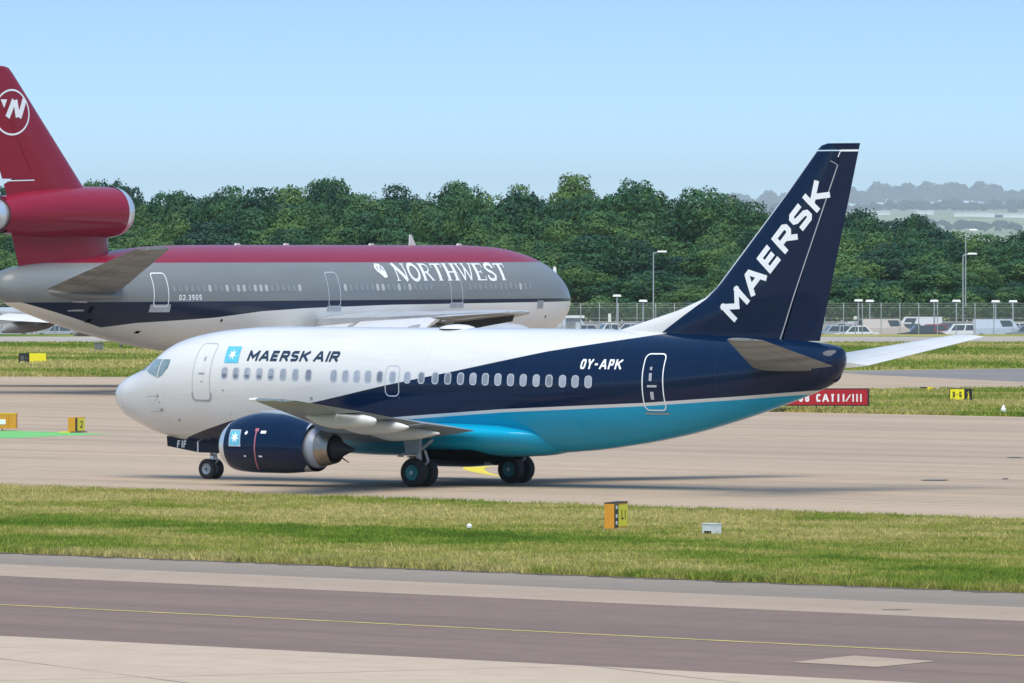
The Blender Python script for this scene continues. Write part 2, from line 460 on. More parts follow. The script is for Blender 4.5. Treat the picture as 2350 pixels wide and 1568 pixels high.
# near grass verge: blades standing on the ground between the shoulder and the taxiway
def tufts(name, pts, hmin, hmax, mat, blades=3, spread=.07, wid=.02):
    n = len(pts); N = n * blades
    base = np.repeat(pts, blades, 0) + np.c_[RNG.normal(0, spread, (N, 2)), np.zeros(N)]
    h = RNG.uniform(hmin, hmax, N) if np.isscalar(hmin) else np.repeat(hmin, blades) * RNG.uniform(.6, 1.25, N)
    ang = RNG.uniform(0, 2 * np.pi, N); lean = RNG.normal(0, .35, (N, 2)) * h[:, None]
    w = RNG.uniform(.6, 1.4, N) * wid
    dx, dy = np.cos(ang) * w, np.sin(ang) * w
    Q = np.zeros((N, 4, 3))
    Q[:, 0] = base + np.c_[-dx, -dy, np.zeros(N)]; Q[:, 1] = base + np.c_[dx, dy, np.zeros(N)]
    top = base + np.c_[lean, h]
    Q[:, 2] = top + np.c_[dx, dy, np.zeros(N)] * .35; Q[:, 3] = top - np.c_[dx, dy, np.zeros(N)] * .35
    return quads_np(name, Q, mat)

def between(e0, e1, n, u0=-60, u1=2410):
    """points between two pixel edges ((u,v) pairs at u=0 and u=2350)"""
    u = RNG.uniform(u0, u1, n * 2); out = []
    (a0, a1), (b0, b1) = e0, e1
    va = a0 + (a1 - a0) * u / 2350; vb = b0 + (b1 - b0) * u / 2350
    ya, yb = FPX * CAMH / (va - YH), FPX * CAMH / (vb - YH)
    y = RNG.uniform(0, 1, n * 2) * (yb - ya) + ya
    return np.c_[(u - 1175) / FPX * y, y, np.zeros(n * 2)][:n]
P = between((1269, 1361), (1117, 1197), 140000, -500, 2850)
tag(obj('grass_verge', tufts('grass_verge', P, .035, .11, M['blades'], 3, .07, .014)), 'mown grass verge between the two taxiways', 'grass', kind='stuff')
M['soil'] = flat('bare soil', (.11, .085, .055), .95, var=.3, scale=1.2)
soil = [(u, 1269.6 + 92 * u / 2350 + .5 * math.sin(u * .031) + .4 * math.sin(u * .083)) for u in range(-300, 2660, 12)]
painted('soil_edge', soil, [.7 + .45 * math.sin(i * .9) * math.sin(i * .37) for i in range(len(soil))], .010, M['soil'])
def edge_pts(e, n, wob, u0=-60, u1=2410, clump=60):
    c = RNG.uniform(u0, u1, clump)
    u = np.where(RNG.uniform(0, 1, n) < .45, RNG.uniform(u0, u1, n), c[RNG.integers(0, clump, n)] + RNG.normal(0, 9, n))
    v = e[0] + (e[1] - e[0]) * u / 2350; y = FPX * CAMH / (v - YH) + RNG.exponential(abs(wob), n) * (1 if wob > 0 else -1)
    return np.c_[(u - 1175) / FPX * y, y, np.zeros(n)]
P = edge_pts((1269, 1361), 12000, 1.6, -500, 2850, 80)
tag(obj('rough_edge_grass', tufts('rough_edge_grass', P, .06, .21, M['blades'], 4, .10, .014)), 'taller ragged grass along the near pavement edge', 'grass', kind='stuff')
P = np.r_[edge_pts((1117, 1197), 3400, -1.2, -500, 2850, 80), np.empty((0, 3))]; P[:, 1] -= 0
tag(obj('far_edge_grass', tufts('far_edge_grass', P, .05, .15, M['blades'], 4, .12, .016)), 'ragged grass along the far edge of the verge', 'grass', kind='stuff')
# grass beyond the taxiway: island and field
def in_poly_px(poly, n):
    us = [p[0] for p in poly]; vs = [p[1] for p in poly]; out = []
    G = [ground(*p) for p in poly]; gx = [p[0] for p in G]; gy = [p[1] for p in G]
    while len(out) < n:
        x, y = random.uniform(min(gx), max(gx)), random.uniform(min(gy), max(gy)); ins = False; j = len(G) - 1
        for i in range(len(G)):
            if (G[i][1] > y) != (G[j][1] > y) and x < (G[j][0] - G[i][0]) * (y - G[i][1]) / (G[j][1] - G[i][1]) + G[i][0]: ins = not ins
            j = i
        if ins: out.append((x, y, 0))
    return np.array(out)
P = in_poly_px([(1640, 925), (1800, 946), (2380, 958), (2380, 893), (1990, 897)], 9000)
edge_i = np.array([(*ground(u, 946 + (u - 1800) * .02 - abs(random.gauss(0, 1.2))), 0) for u in np.random.default_rng(3).uniform(1760, 2370, 1500)])
tag(obj('island_grass', tufts('island_grass', np.r_[P, edge_i], .08, .22, M['blades'], 3, .15, .04)), 'grass on the island behind the tail of the near airliner', 'grass', kind='stuff')
P = in_poly_px([(-40, 865), (420, 866), (420, 788), (-40, 788)], 9000)
P2 = in_poly_px([(1900, 850), (2390, 845), (2390, 788), (1900, 788)], 9000)
e2 = np.array([(*ground(u, 864.5 - abs(random.gauss(0, .8))), 0) for u in np.random.default_rng(4).uniform(-20, 420, 900)])
tag(obj('field_grass', tufts('field_grass', np.r_[P, P2, e2], .08, .25, M['blades'], 3, .2, .06)), 'rough grass field between the far taxiway and the perimeter road', 'grass', kind='stuff')

# ------------------------------------------------------------------ lofted bodies
def mono(xs, ys):
    xs = np.array(xs, float); ys = np.array(ys, float); n = len(xs); h = np.diff(xs); d = np.diff(ys) / h
    m = np.zeros(n); m[0] = d[0]; m[-1] = d[-1]
    for i in range(1, n - 1):
        if d[i - 1] * d[i] > 0:
            w1 = 2 * h[i] + h[i - 1]; w2 = h[i] + 2 * h[i - 1]; m[i] = (w1 + w2) / (w1 / d[i - 1] + w2 / d[i])
    def F(x):
        x = np.clip(x, xs[0], xs[-1]); i = int(np.clip(np.searchsorted(xs, x) - 1, 0, n - 2)); t = (x - xs[i]) / h[i]
        return (2*t**3 - 3*t**2 + 1) * ys[i] + (t**3 - 2*t**2 + t) * h[i] * m[i] + (-2*t**3 + 3*t**2) * ys[i+1] + (t**3 - t**2) * h[i] * m[i+1]
    return F

class Body:
    """a lofted body: stations (a, top, bottom, half width, height of the widest line)"""
    def __init__(s, T, l0=0.0, e=1.0):
        T = np.array(T, float); s.T = T; s.l0 = l0
        s.top, s.bot, s.hw, s.zc = [mono(T[:, 0], T[:, k]) for k in (1, 2, 3, 4)]
    def lat(s, a, z):
        t, b, w, c = s.top(a), s.bot(a), s.hw(a), s.zc(a)
        q = (z - c) / (t - c) if z > c else (c - z) / (c - b)
        return w * math.sqrt(max(0.0, 1 - q * q))
    def stations(s, step):
        out = []
        for i in range(len(s.T) - 1):
            k = max(1, int(math.ceil((s.T[i + 1, 0] - s.T[i, 0]) / step)))
            out += list(np.linspace(s.T[i, 0], s.T[i + 1, 0], k, endpoint=False))
        return out + [s.T[-1, 0]]
    def loft(s, C, step=.35, n=56, caps=(True, True), sts=None):
        st = sts or s.stations(step); v = []; f = []
        for a in st:
            t, b, w, c = s.top(a), s.bot(a), s.hw(a), s.zc(a)
            for k in range(n):
                th = 2 * math.pi * k / n; y = math.cos(th); z = math.sin(th)
                v.append(C.V(a, s.l0 + w * y, c + z * ((t - c) if z >= 0 else (c - b))))
        for i in range(len(st) - 1):
            for k in range(n):
                f.append((i * n + k, i * n + (k + 1) % n, (i + 1) * n + (k + 1) % n, (i + 1) * n + k))
        if caps[0]: f.append(tuple(range(n - 1, -1, -1)))
        if caps[1]: f.append(tuple(range((len(st) - 1) * n, len(st) * n)))
        return v, f

class Craft:
    def __init__(s, name, a0, X, Y, heading, z=.006):
        s.a0 = a0; s.root = empty(name, (X, Y, z), heading)
    def V(s, a, l, z): return (s.a0 - a, -l, z)

def surf(C, B, side, a, z, off):
    e = .02
    l = B.lat(a, z); la = (B.lat(a + e, z) - B.lat(a - e, z)) / (2 * e); lz = (B.lat(a, z + e) - B.lat(a, z - e)) / (2 * e)
    la = max(-3, min(3, la)); lz = max(-6, min(6, lz))
    n = Vector((-la, 1, -lz)).normalized()
    return C.V(a + n.x * off, B.l0 + side * (l + n.y * off), z + n.z * off)

def resample(path, d, closed=False):
    out = []; P = list(path) + ([path[0]] if closed else [])
    for p, q in zip(P[:-1], P[1:]):
        k = max(1, int(math.ceil(math.hypot(q[0] - p[0], q[1] - p[1]) / d)))
        out += [(p[0] + (q[0] - p[0]) * i / k, p[1] + (q[1] - p[1]) * i / k) for i in range(k)]
    return out if closed else out + [P[-1]]

def ribbon(path, w, closed=False, d=.1):
    """2d strip of width w along a path -> (verts, quads) with mitred corners"""
    P = resample(path, d, closed); n = len(P); v = []; f = []
    for i in range(n):
        p = P[i]
        if closed: a, b = P[i - 1], P[(i + 1) % n]
        else: a, b = P[max(0, i - 1)], P[min(n - 1, i + 1)]
        def nrm(s, t):
            L = math.hypot(t[0] - s[0], t[1] - s[1]) or 1e-9
            return (-(t[1] - s[1]) / L, (t[0] - s[0]) / L)
        n1 = nrm(a, p) if (a != p) else nrm(p, b); n2 = nrm(p, b) if (b != p) else n1
        m = (n1[0] + n2[0], n1[1] + n2[1]); L = math.hypot(*m)
        if L < .3: m = n2; k = w / 2
        else:
            m = (m[0] / L, m[1] / L); k = w / 2 / max(.45, m[0] * n1[0] + m[1] * n1[1])
        v += [(p[0] + m[0] * k, p[1] + m[1] * k), (p[0] - m[0] * k, p[1] - m[1] * k)]
    for i in range(n if closed else n - 1):
        j = (i + 1) % n; f.append((2 * i, 2 * i + 1, 2 * j + 1, 2 * j))
    return v, f

def rrect(a0, a1, z0, z1, r, n=4):
    out = []
    for cx, cz, s in ((a1 - r, z1 - r, 0), (a0 + r, z1 - r, 1), (a0 + r, z0 + r, 2), (a1 - r, z0 + r, 3)):
        for k in range(n + 1):
            t = math.pi / 2 * (s + k / n); out.append((cx + r * math.cos(t), cz + r * math.sin(t)))
    return out

# stroke letters: centre lines in a unit box
G = {
 'M': (1.15, [[(0, 0), (0, 1)], [(0, 1), (.5, .3), (1, 1)], [(1, 1), (1, 0)]]),
 'A': (1.05, [[(0, 0), (.42, 1), (.58, 1), (1, 0)], [(.2, .3), (.8, .3)]]),
 'E': (.85, [[(1, 1), (0, 1), (0, 0), (1, 0)], [(0, .5), (.92, .5)]]),
 'R': (.92, [[(0, 0), (0, 1), (.85, 1), (1, .86), (1, .6), (.85, .45), (0, .45)], [(.5, .45), (1, 0)]]),
 'S': (.88, [[(1, 1), (.15, 1), (0, .88), (0, .65), (.15, .54), (.85, .46), (1, .35), (1, .12), (.85, 0), (0, 0)]]),
 'K': (.95, [[(0, 0), (0, 1)], [(1, 1), (.05, .45)], [(.35, .62), (1, 0)]]),
 'I': (.12, [[(.5, 0), (.5, 1)]]),
 'O': (.75, [[(.2, 1), (.8, 1), (1, .8), (1, .2), (.8, 0), (.2, 0), (0, .2), (0, .8), (.2, 1)]]),
 'Y': (.8, [[(0, 1), (.5, .5), (1, 1)], [(.5, .5), (.5, 0)]]),
 'P': (.75, [[(0, 0), (0, 1), (.85, 1), (1, .86), (1, .6), (.85, .45), (0, .45)]]),
 '-': (.62, [[(-.1, .48), (1.1, .48)]]),
 'C': (.75, [[(1, .85), (.8, 1), (.2, 1), (0, .8), (0, .2), (.2, 0), (.8, 0), (1, .15)]]),
 'T': (.75, [[(0, 1), (1, 1)], [(.5, 1), (.5, 0)]]),
 '/': (.45, [[(0, -.02), (1, 1.02)]]),
 'F': (.7, [[(0, 0), (0, 1), (1, 1)], [(0, .52), (.85, .52)]]),
 'L': (.7, [[(0, 1), (0, 0), (1, 0)]]),
 'D': (.75, [[(0, 0), (0, 1), (.7, 1), (1, .75), (1, .25), (.7, 0), (0, 0)]]),
 'G': (.75, [[(1, .85), (.8, 1), (.2, 1), (0, .8), (0, .2), (.2, 0), (1, 0), (1, .5), (.55, .5)]]),
 '0': (.62, [[(.25, 1), (.75, 1), (1, .8), (1, .2), (.75, 0), (.25, 0), (0, .2), (0, .8), (.25, 1)]]),
 '2': (.62, [[(0, .85), (.2, 1), (.8, 1), (1, .8), (1, .6), (0, .05), (0, 0), (1, 0)]]),
 '3': (.62, [[(0, 1), (.8, 1), (1, .85), (1, .62), (.8, .5), (.3, .5)], [(.8, .5), (1, .38), (1, .15), (.8, 0), (0, 0)]]),
 '5': (.62, [[(1, 1), (0, 1), (0, .55), (.8, .55), (1, .4), (1, .15), (.8, 0), (0, 0)]]),
 '6': (.62, [[(.9, 1), (.3, 1), (0, .75), (0, .2), (.2, 0), (.8, 0), (1, .2), (1, .4), (.8, .55), (0, .55)]]),
 '8': (.62, [[(.2, 1), (.8, 1), (.95, .85), (.95, .65), (.75, .52), (.25, .52), (.05, .65), (.05, .85), (.2, 1)], [(.25, .52), (0, .35), (0, .15), (.2, 0), (.8, 0), (1, .15), (1, .35), (.75, .52)]]),
 '9': (.62, [[(.1, 0), (.7, 0), (1, .25), (1, .8), (.8, 1), (.2, 1), (0, .8), (0, .6), (.2, .45), (1, .45)]]),
 '1': (.25, [[(0, .8), (.6, 1), (.6, 0)]]), '.': (.12, [[(.5, 0), (.5, .12)]]), ' ': (.45, []),
}
# serif letters: (polyline, weight)
th, tk = .11, .26
GS = {
 'N': (1.05, [([(.14, .03), (.14, .97)], th), ([(.1, .98), (.86, .02)], tk), ([(.86, .03), (.86, .97)], th), ([(0, .025), (.28, .025)], .05), ([(-.04, .975), (.2, .975)], .05), ([(.72, .975), (1, .975)], .05)]),
 'O': (.95, [([(.5 + .42 * math.cos(k * math.pi / 8), .5 + .47 * math.sin(k * math.pi / 8)) for k in range(17)], .18)]),
 'R': (.95, [([(.2, .03), (.2, .97)], tk), ([(.2, .96), (.6, .96), (.78, .85), (.78, .65), (.6, .5), (.2, .5)], .08), ([(.5, .5), (.9, .03)], .15), ([(.02, .025), (.38, .025)], .05), ([(.78, .025), (1.02, .025)], .05), ([(.02, .975), (.2, .975)], .05)]),
 'T': (.9, [([(.5, .03), (.5, .97)], tk), ([(0, .96), (1, .96)], .07), ([(.03, .98), (.03, .76)], .06), ([(.97, .98), (.97, .76)], .06), ([(.3, .025), (.7, .025)], .05)]),
 'H': (1.05, [([(.2, .03), (.2, .97)], tk), ([(.8, .03), (.8, .97)], tk), ([(.2, .5), (.8, .5)], .07)] + [([(c - .19, y), (c + .19, y)], .05) for c in (.2, .8) for y in (.025, .975)]),
 'W': (1.3, [([(.06, .97), (.28, .02)], .14), ([(.28, .02), (.5, .85)], th), ([(.44, .97), (.68, .02)], .14), ([(.68, .02), (.94, .97)], th), ([(-.04, .975), (.2, .975)], .05), ([(.34, .975), (.56, .975)], .05), ([(.82, .975), (1.04, .975)], .05)]),
 'E': (.85, [([(.2, .03), (.2, .97)], tk), ([(.02, .965), (.92, .965)], .07), ([(.02, .035), (.95, .035)], .07), ([(.2, .5), (.65, .5)], .06), ([(.9, .98), (.9, .76)], .06), ([(.93, .02), (.93, .26)], .06), ([(.65, .62), (.65, .38)], .05)]),
 'S': (.8, [([(.86, .72), (.8, .93), (.5, .97), (.2, .9), (.12, .74), (.25, .6), (.7, .44), (.88, .28), (.78, .08), (.5, .03), (.2, .08), (.1, .3)], .17)]),
}

def text2d(txt, length, H, thick, slant=0.0, gap=.28, serif=False):
    """strokes of a word fitted into length x H -> list of (path, width)"""
    T = GS if serif else G
    tot = sum(T[c][0] for c in txt) + gap * (len(txt) - 1)
    if not serif: tot += 0
    k = length / tot; x = 0; out = []
    for c in txt:
        w, st = T[c]
        for s in st:
            if serif: path, wt = s; W = wt * H
            else: path, W = s, thick
            ins = 0 if serif else thick / 2
            pts = []
            for (u, v) in path:
                px = x + (ins + u * max(1e-3, w * k - 2 * ins)); pz = (ins + v * (H - 2 * ins)) if not serif else v * H
                if not serif and v < .02: pz -= 0
                pts.append((px + slant * pz, pz))
            # let straight stroke ends reach the outline of the letter box
            if not serif:
                for e_, o_ in ((0, 1), (-1, -2)):
                    (x0, z0), (x1, z1) = pts[e_], pts[o_]; L = math.hypot(x0 - x1, z0 - z1)
                    if path[e_][1] in (0, 1) and abs(z0 - z1) > abs(x0 - x1) * .3:
                        pts[e_] = (x0 + (x0 - x1) / L * ins, z0 + (z0 - z1) / L * ins)
                    elif L > 1e-6 and path[e_][1] not in (0, 1): pass
            out.append((pts, W))
        x += (w + gap) * k
    return out

def decal(name, strokes, mapper, mat, parent, polys=(), d=.09):
    """strokes [(path,width)] and convex polys in 2d, mapped onto a surface"""
    v = []; f = []; lay = 0
    for path, w in strokes:
        vv, ff = ribbon(path, w, False, d); o = len(v)
        v += [mapper(p[0], p[1], lay * .0006) for p in vv]; f += [tuple(i + o for i in q) for q in ff]; lay = (lay + 1) % 8
    for P in polys:
        vv, ff = grid_poly(P, d); o = len(v)
        v += [mapper(p[0], p[1], 0) for p in vv]; f += [tuple(i + o for i in q) for q in ff]
    return obj(name, mesh(name, v, f, mat), parent)

def grid_poly(P, d):
    """fan a star-shaped polygon from its centre with rings so that it can bend"""
    cx = sum(p[0] for p in P) / len(P); cz = sum(p[1] for p in P) / len(P)
    R = resample(P, d, True); n = len(R); K = 4; v = [(cx, cz)]; f = []
    for k in range(1, K + 1): v += [(cx + (p[0] - cx) * k / K, cz + (p[1] - cz) * k / K) for p in R]
    for i in range(n):
        j = (i + 1) % n; f.append((0, 1 + i, 1 + j))
        for k in range(K - 1): f.append((1 + k * n + i, 1 + (k + 1) * n + i, 1 + (k + 1) * n + j, 1 + k * n + j))
    return v, f

def outline(name, path, w, mapper, mat, parent, d=.1):
    v, f = ribbon(path, w, True, d)
    return obj(name, mesh(name, [mapper(p[0], p[1], 0) for p in v], f, mat), parent)

def star7(cx, cz, R, r, n=7, rot=math.pi / 2):
    return [(cx + (R if k % 2 == 0 else r) * math.cos(rot + k * math.pi / n), cz + (R if k % 2 == 0 else r) * math.sin(rot + k * math.pi / n)) for k in range(2 * n)]

def airfoil(x): return 5 * (.2969 * math.sqrt(max(x, 0)) - .126 * x - .3516 * x * x + .2843 * x ** 3 - .1015 * x ** 4)

def lift(C, secs, x0=0.0, x1=1.0, n=12, vertical=False, sub=6):
    """lifting surface; secs: (leading edge a, chord, l, z, thickness ratio, droop angle in rad)"""
    S = []
    for i in range(len(secs) - 1):
        for k in range(sub):
            t = k / sub; S.append(tuple(p + (q - p) * t for p, q in zip(secs[i], secs[i + 1])))
    S.append(tuple(secs[-1])); v = []; f = []
    xs = [x0 + (x1 - x0) * (.5 - .5 * math.cos(math.pi * k / n)) for k in range(n + 1)]
    loop = [(x, 1) for x in reversed(xs)] + [(x, -1) for x in xs[1:-1] if True] + ([(xs[-1], -1)] if x1 < .999 else []) 
    if x0 > 0.001: loop = [(x, 1) for x in reversed(xs)] + [(x, -1) for x in xs] if x1 < .999 else [(x, 1) for x in reversed(xs)] + [(x, -1) for x in xs[:-1]]
    m = len(loop)
    for (le, ch, l, z, tc, dr) in S:
        for (x, sg) in loop:
            t = max(airfoil(x) * tc * ch, .006) * sg; a = le + x * ch; dz = 0
            if dr: a = le + (x - x0) * ch * math.cos(dr) + x0 * ch; dz = -(x - x0) * ch * math.sin(dr)
            v.append(C.V(a, l + t, z) if vertical else C.V(a, l, z + t + dz))
    for i in range(len(S) - 1):
        for k in range(m):
            f.append((i * m + k, i * m + (k + 1) % m, (i + 1) * m + (k + 1) % m, (i + 1) * m + k))
    f.append(tuple(range(m - 1, -1, -1))); f.append(tuple(range((len(S) - 1) * m, len(S) * m)))
    return v, f

def fixn(me):
    import bmesh
    b = bmesh.new(); b.from_mesh(me); bmesh.ops.recalc_face_normals(b, faces=b.faces); b.to_mesh(me); b.free(); return me

def part(name, vf, mat, parent, sharp=38):
    return obj(name, fixn(mesh(name, vf[0], vf[1], mat, sharp=sharp)), parent)

def wheel(C, parent, a, l, z, r, w, rim, side=-1, name='wheel'):
    """tyre and hub on a lateral axle, as thing > gear > wheel"""
    m = MB(); c = C.V(a, l, z); ax = (0, 1, 0); h = w / 2; ri = r * .56
    m.lathe(c, ax, [(-h * .62, ri), (-h * .9, ri * 1.12), (-h, r * .78), (-h * .88, r * .93), (-h * .55, r * .995), (0, r), (h * .55, r * .995), (h * .88, r * .93), (h, r * .78), (h * .9, ri * 1.12), (h * .62, ri)], 32, 0)
    for s in (-1, 1):
        m.lathe(c, ax, [(s * h * .62, ri), (s * h * .74, ri * .96), (s * h * .55, ri * .82), (s * h * .45, ri * .45), (s * h * .72, ri * .36), (s * h * .78, ri * .22), (s * h * .7, .001)], 24, 1, [1, 1, 1, 1, 1, 2])
    o = obj(name, fixn(m.mesh(name, [M['tyre'], rim, M['cavity_black']])), parent)
    return o

# ------------------------------------------------------------------ near airliner (white, navy and teal twin jet)
C1 = Craft('airliner', A1, -1.4486, 259.80, math.radians(180 - 37.456))
tag(C1.root, 'white navy and teal twin-engine airliner taxiing in the foreground', 'airliner')
F1 = Body([(.0, 2.85, 2.75, .05, 2.80), (.06, 3.08, 2.52, .31, 2.80), (.2, 3.27, 2.27, .55, 2.8), (.5, 3.45, 2.05, .78, 2.82), (1.0, 3.63, 1.83, 1.02, 2.88),
 (1.55, 3.85, 1.62, 1.22, 2.96), (2.1, 4.2, 1.46, 1.40, 3.05), (2.6, 4.55, 1.36, 1.53, 3.12), (3.2, 4.78, 1.27, 1.65, 3.2), (4.0, 4.95, 1.19, 1.76, 3.27), (5.0, 5.08, 1.14, 1.84, 3.32),
 (6.5, 5.18, 1.10, 1.88, 3.34), (8, 5.2, 1.09, 1.88, 3.34), (18, 5.2, 1.09, 1.88, 3.34), (20, 5.19, 1.19, 1.86, 3.36), (22, 5.16, 1.42, 1.76, 3.42), (24, 5.10, 1.76, 1.56, 3.55),
 (26, 5.02, 2.24, 1.27, 3.74), (28, 4.92, 2.83, .92, 3.95), (29.2, 4.82, 3.24, .70, 4.08), (29.7, 4.76, 3.45, .58, 4.15), (29.95, 4.71, 3.66, .48, 4.2), (30.1, 4.64, 3.92, .36, 4.28), (30.16, 4.5, 4.1, .2, 4.3)])
fus1 = part('fuselage', F1.loft(C1, .3, 64), M['small_paint'], C1.root)
def s1(off): return lambda a, z, o=0: surf(C1, F1, -1, a, z, off + o)
WIN = [6.11, 6.61, 7.10, 7.63, 8.14, 8.66, 9.19, 9.75, 10.83, 11.33, 11.81, 12.29, 12.79, 13.33, 13.95, 14.54, 15.12, 15.65, 16.18, 16.70, 17.21, 17.73, 18.25, 18.77, 19.30, 19.82, 20.36, 20.86, 21.37]
for side in (-1, 1):
    for i, a in enumerate(WIN):
        z = 3.645 - (a - 6.11) * .0095
        m = MB(); pth = rrect(a - .125, a + .125, z - .185, z + .185, .10)
        mp = lambda p, q, o: surf(C1, F1, side, p, q, o)
        v, f = ribbon(pth, .035, True, .08); m.add([mp(p[0], p[1], .010) for p in v], f, 1)
        v, f = grid_poly(pth, .09); m.add([mp(p[0], p[1], .006) for p in v], f, 0)
        if i < 5 and side < 0:
            v, f = grid_poly(rrect(a - .10, a + .10, z - .16, z - .02 - .01 * i, .05), .07); m.add([mp(p[0], p[1], .008) for p in v], f, 2)
        m.build('window', [M['pane'] if random.random() < .6 else M['pane_mid'], M['pane_frame'], M['pane_dark']], fus1)
    def door(pth, wd, mat, sill=True, frame=None):
        mp = lambda p, q, o=0: surf(C1, F1, side, p, q, o)
        v, f = grid_poly(pth, .12)
        d = obj('door', mesh('door', [mp(p[0], p[1], .004) for p in v], f, M['small_paint']), fus1)
        v, f = ribbon(pth, wd, True, .1)
        o = MB().add([mp(p[0], p[1], .008) for p in v], f, 0).build('door_outline', [mat], fus1)
        return d
    door(rrect(4.68, 5.46, 2.72, 4.62, .16), .028, M['line_mid'])
    door(rrect(23.42, 24.18, 2.60, 4.42, .16), .038, M['print_white'])
    door(rrect(13.03, 13.60, 2.95, 3.95, .17), .035, M['pane_frame'])
# dark sill under the forward door, step plate under the rear one
decal('door_sill', [([(4.66, 2.98), (4.66, 2.84), (4.74, 2.72), (5.40, 2.70), (5.49, 2.82), (5.49, 2.98)], .055)], s1(.012), M['print_grey'], fus1)
decal('door_sill', [([(23.38, 2.50), (24.22, 2.50)], .06)], s1(.02), M['print_grey'], fus1)
for hp, hw_ in (([(4.95, 3.62), (5.22, 3.62)], .05), ([(5.12, 4.05), (5.12, 4.18)], .07), ([(5.05, 3.35), (5.15, 3.35)], .03)): decal('door_handle', [(hp, hw_)], s1(.014), M['print_grey'], fus1)
for hp, hw_ in (([(23.72, 3.55), (23.72, 3.80)], .10), ([(23.60, 3.38), (23.95, 3.38)], .07), ([(23.76, 2.95), (23.76, 3.2)], .12), ([(23.72, 3.9), (23.72, 4.0)], .08)): decal('door_marking', [(hp, hw_)], s1(.014), M['line_mid'], fus1)
# pitot probes, static ports and small vents
for a, z, w in [(2.95, 2.85, .10), (3.0, 2.62, .06), (3.05, 2.36, .12), (3.75, 2.02, .10), (6.05, 3.06, .07), (9.85, 2.83, .11), (6.2, 2.25, .05), (13.6, 2.9, .03)]:
    decal('sensor_port', [([(a - w / 2, z), (a + w / 2, z)], w * .8)], s1(.012), M['print_grey'], fus1)
for z in (2.85, 2.36):
    p = surf(C1, F1, -1, 2.95, z, .0); q = surf(C1, F1, -1, 2.9, z, .12); r_ = surf(C1, F1, -1, 2.55, z - .02, .16)
    MB().tube(p, q, .025, .02, 8).tube(q, r_, .018, .012, 8).build('pitot_probe', [M['print_grey']], fus1)
# cockpit glazing: two panes each side divided by posts
def pane(pts, side):
    v, f = grid_poly(pts, .12)
    return obj('cockpit_window', mesh('cockpit_window', [surf(C1, F1, side, p[0], p[1], .010) for p in v], f, M['cockpit']), fus1)
for side in (-1, 1):
    pane([(2.99, 4.07), (3.40, 4.07), (3.42, 3.95), (3.40, 3.80), (3.15, 3.53), (2.95, 3.45)], side)
    pane([(2.17, 3.67), (2.43, 4.07), (2.94, 4.07), (2.90, 3.47), (2.6, 3.55)], side)
    pane([(1.62, 3.83), (2.22, 4.16), (1.98, 3.70), (1.66, 3.66)], side)
decal('window_post', [([(2.965, 4.07), (2.925, 3.46)], .045)], s1(.016), M['white'], fus1)
# markings
decal('logo_square', [], lambda a, z, o=0: surf(C1, F1, -1, a, z, .010 + o), M['logo_blue'], fus1, [[(6.02, 3.98), (6.64, 3.98), (6.56, 4.53), (5.94, 4.53)]], .08)
decal('logo_star', [], lambda a, z, o=0: surf(C1, F1, -1, a, z, .014 + o), M['print_white'], fus1, [star7(6.29, 4.26, .19, .07)], .05)
def word(C, mapper, txt, a0, z0, length, H, th_, slant, mat, parent, serif=False, gap=.28, rev=False, name='lettering'):
    st = text2d(txt, length, H, th_, slant, gap, serif)
    st = [([((a0 - p[0]) if rev else (a0 + p[0]), z0 + p[1]) for p in path], w) for path, w in st]
    return decal(name, st, mapper, mat, parent, d=.1)
word(C1, s1(.010), 'MAERSK', 6.98, 4.055, 2.62, .345, .088, .10, M['print_navy'], fus1, gap=.20)
word(C1, s1(.010), 'AIR', 9.84, 4.055, 1.04, .345, .088, .10, M['print_navy'], fus1, gap=.25)
word(C1, s1(.010), 'OY-APK', 20.98, 3.91, 1.60, .32, .065, .06, M['print_white'], fus1, gap=.22)
# antennas, belly fairing, tail exhaust
MB().lathe(C1.V(14.6, 0, 5.17), (0, 0, 1), [(0, .62), (.06, .56), (.12, .36), (.15, .001)], 24).build('antenna_fairing', [M['white']], fus1)
for a in (9.0, 12.2): MB().prism([(-.12, 0), (.12, 0), (.06, .25), (-.04, .25)], -.02, .02).build('blade_antenna', [M['white']], fus1, loc=C1.V(a, 0, 1.12 - .24))
MB().lathe(C1.V(29.86, 0, 3.80), (-1, 0, -.35), [(-.35, .24), (.10, .25), (.14, .21), (.10, .18), (-.1, .17), (-.1, .001)], 20, 0, [0, 0, 0, 1, 1]).build('auxiliary_power_exhaust', [M['dark_metal'], M['cavity_black']], fus1)
MB().box(C1.V(24.1, -.35, 1.98), (.5, .12, .16)).build('drain_mast', [M['teal']], fus1)
BF = Body([(9.2, 1.7, 1.15, .5, 1.45), (10, 2.0, .98, 1.6, 1.6), (12, 2.2, .92, 1.98, 1.7), (15, 2.25, .92, 2.06, 1.75), (17.2, 2.2, .96, 2.0, 1.75), (18.4, 2.05, 1.02, 1.7, 1.75), (19.6, 1.75, 1.25, .5, 1.6)])
part('belly_fairing', BF.loft(C1, .3, 40), M['small_paint'], fus1)
WW = Body([(13.6, 1.2, 1.0, .6, 1.1), (14.0, 1.25, .80, 1.5, 1.15), (15.2, 1.25, .76, 1.7, 1.15), (16.4, 1.25, .78, 1.6, 1.15), (16.9, 1.2, 1.0, .6, 1.1)])
part('wheel_well', WW.loft(C1, .2, 32), M['cavity_black'], fus1)  # solid black body; the shade of the open well is put into its colour

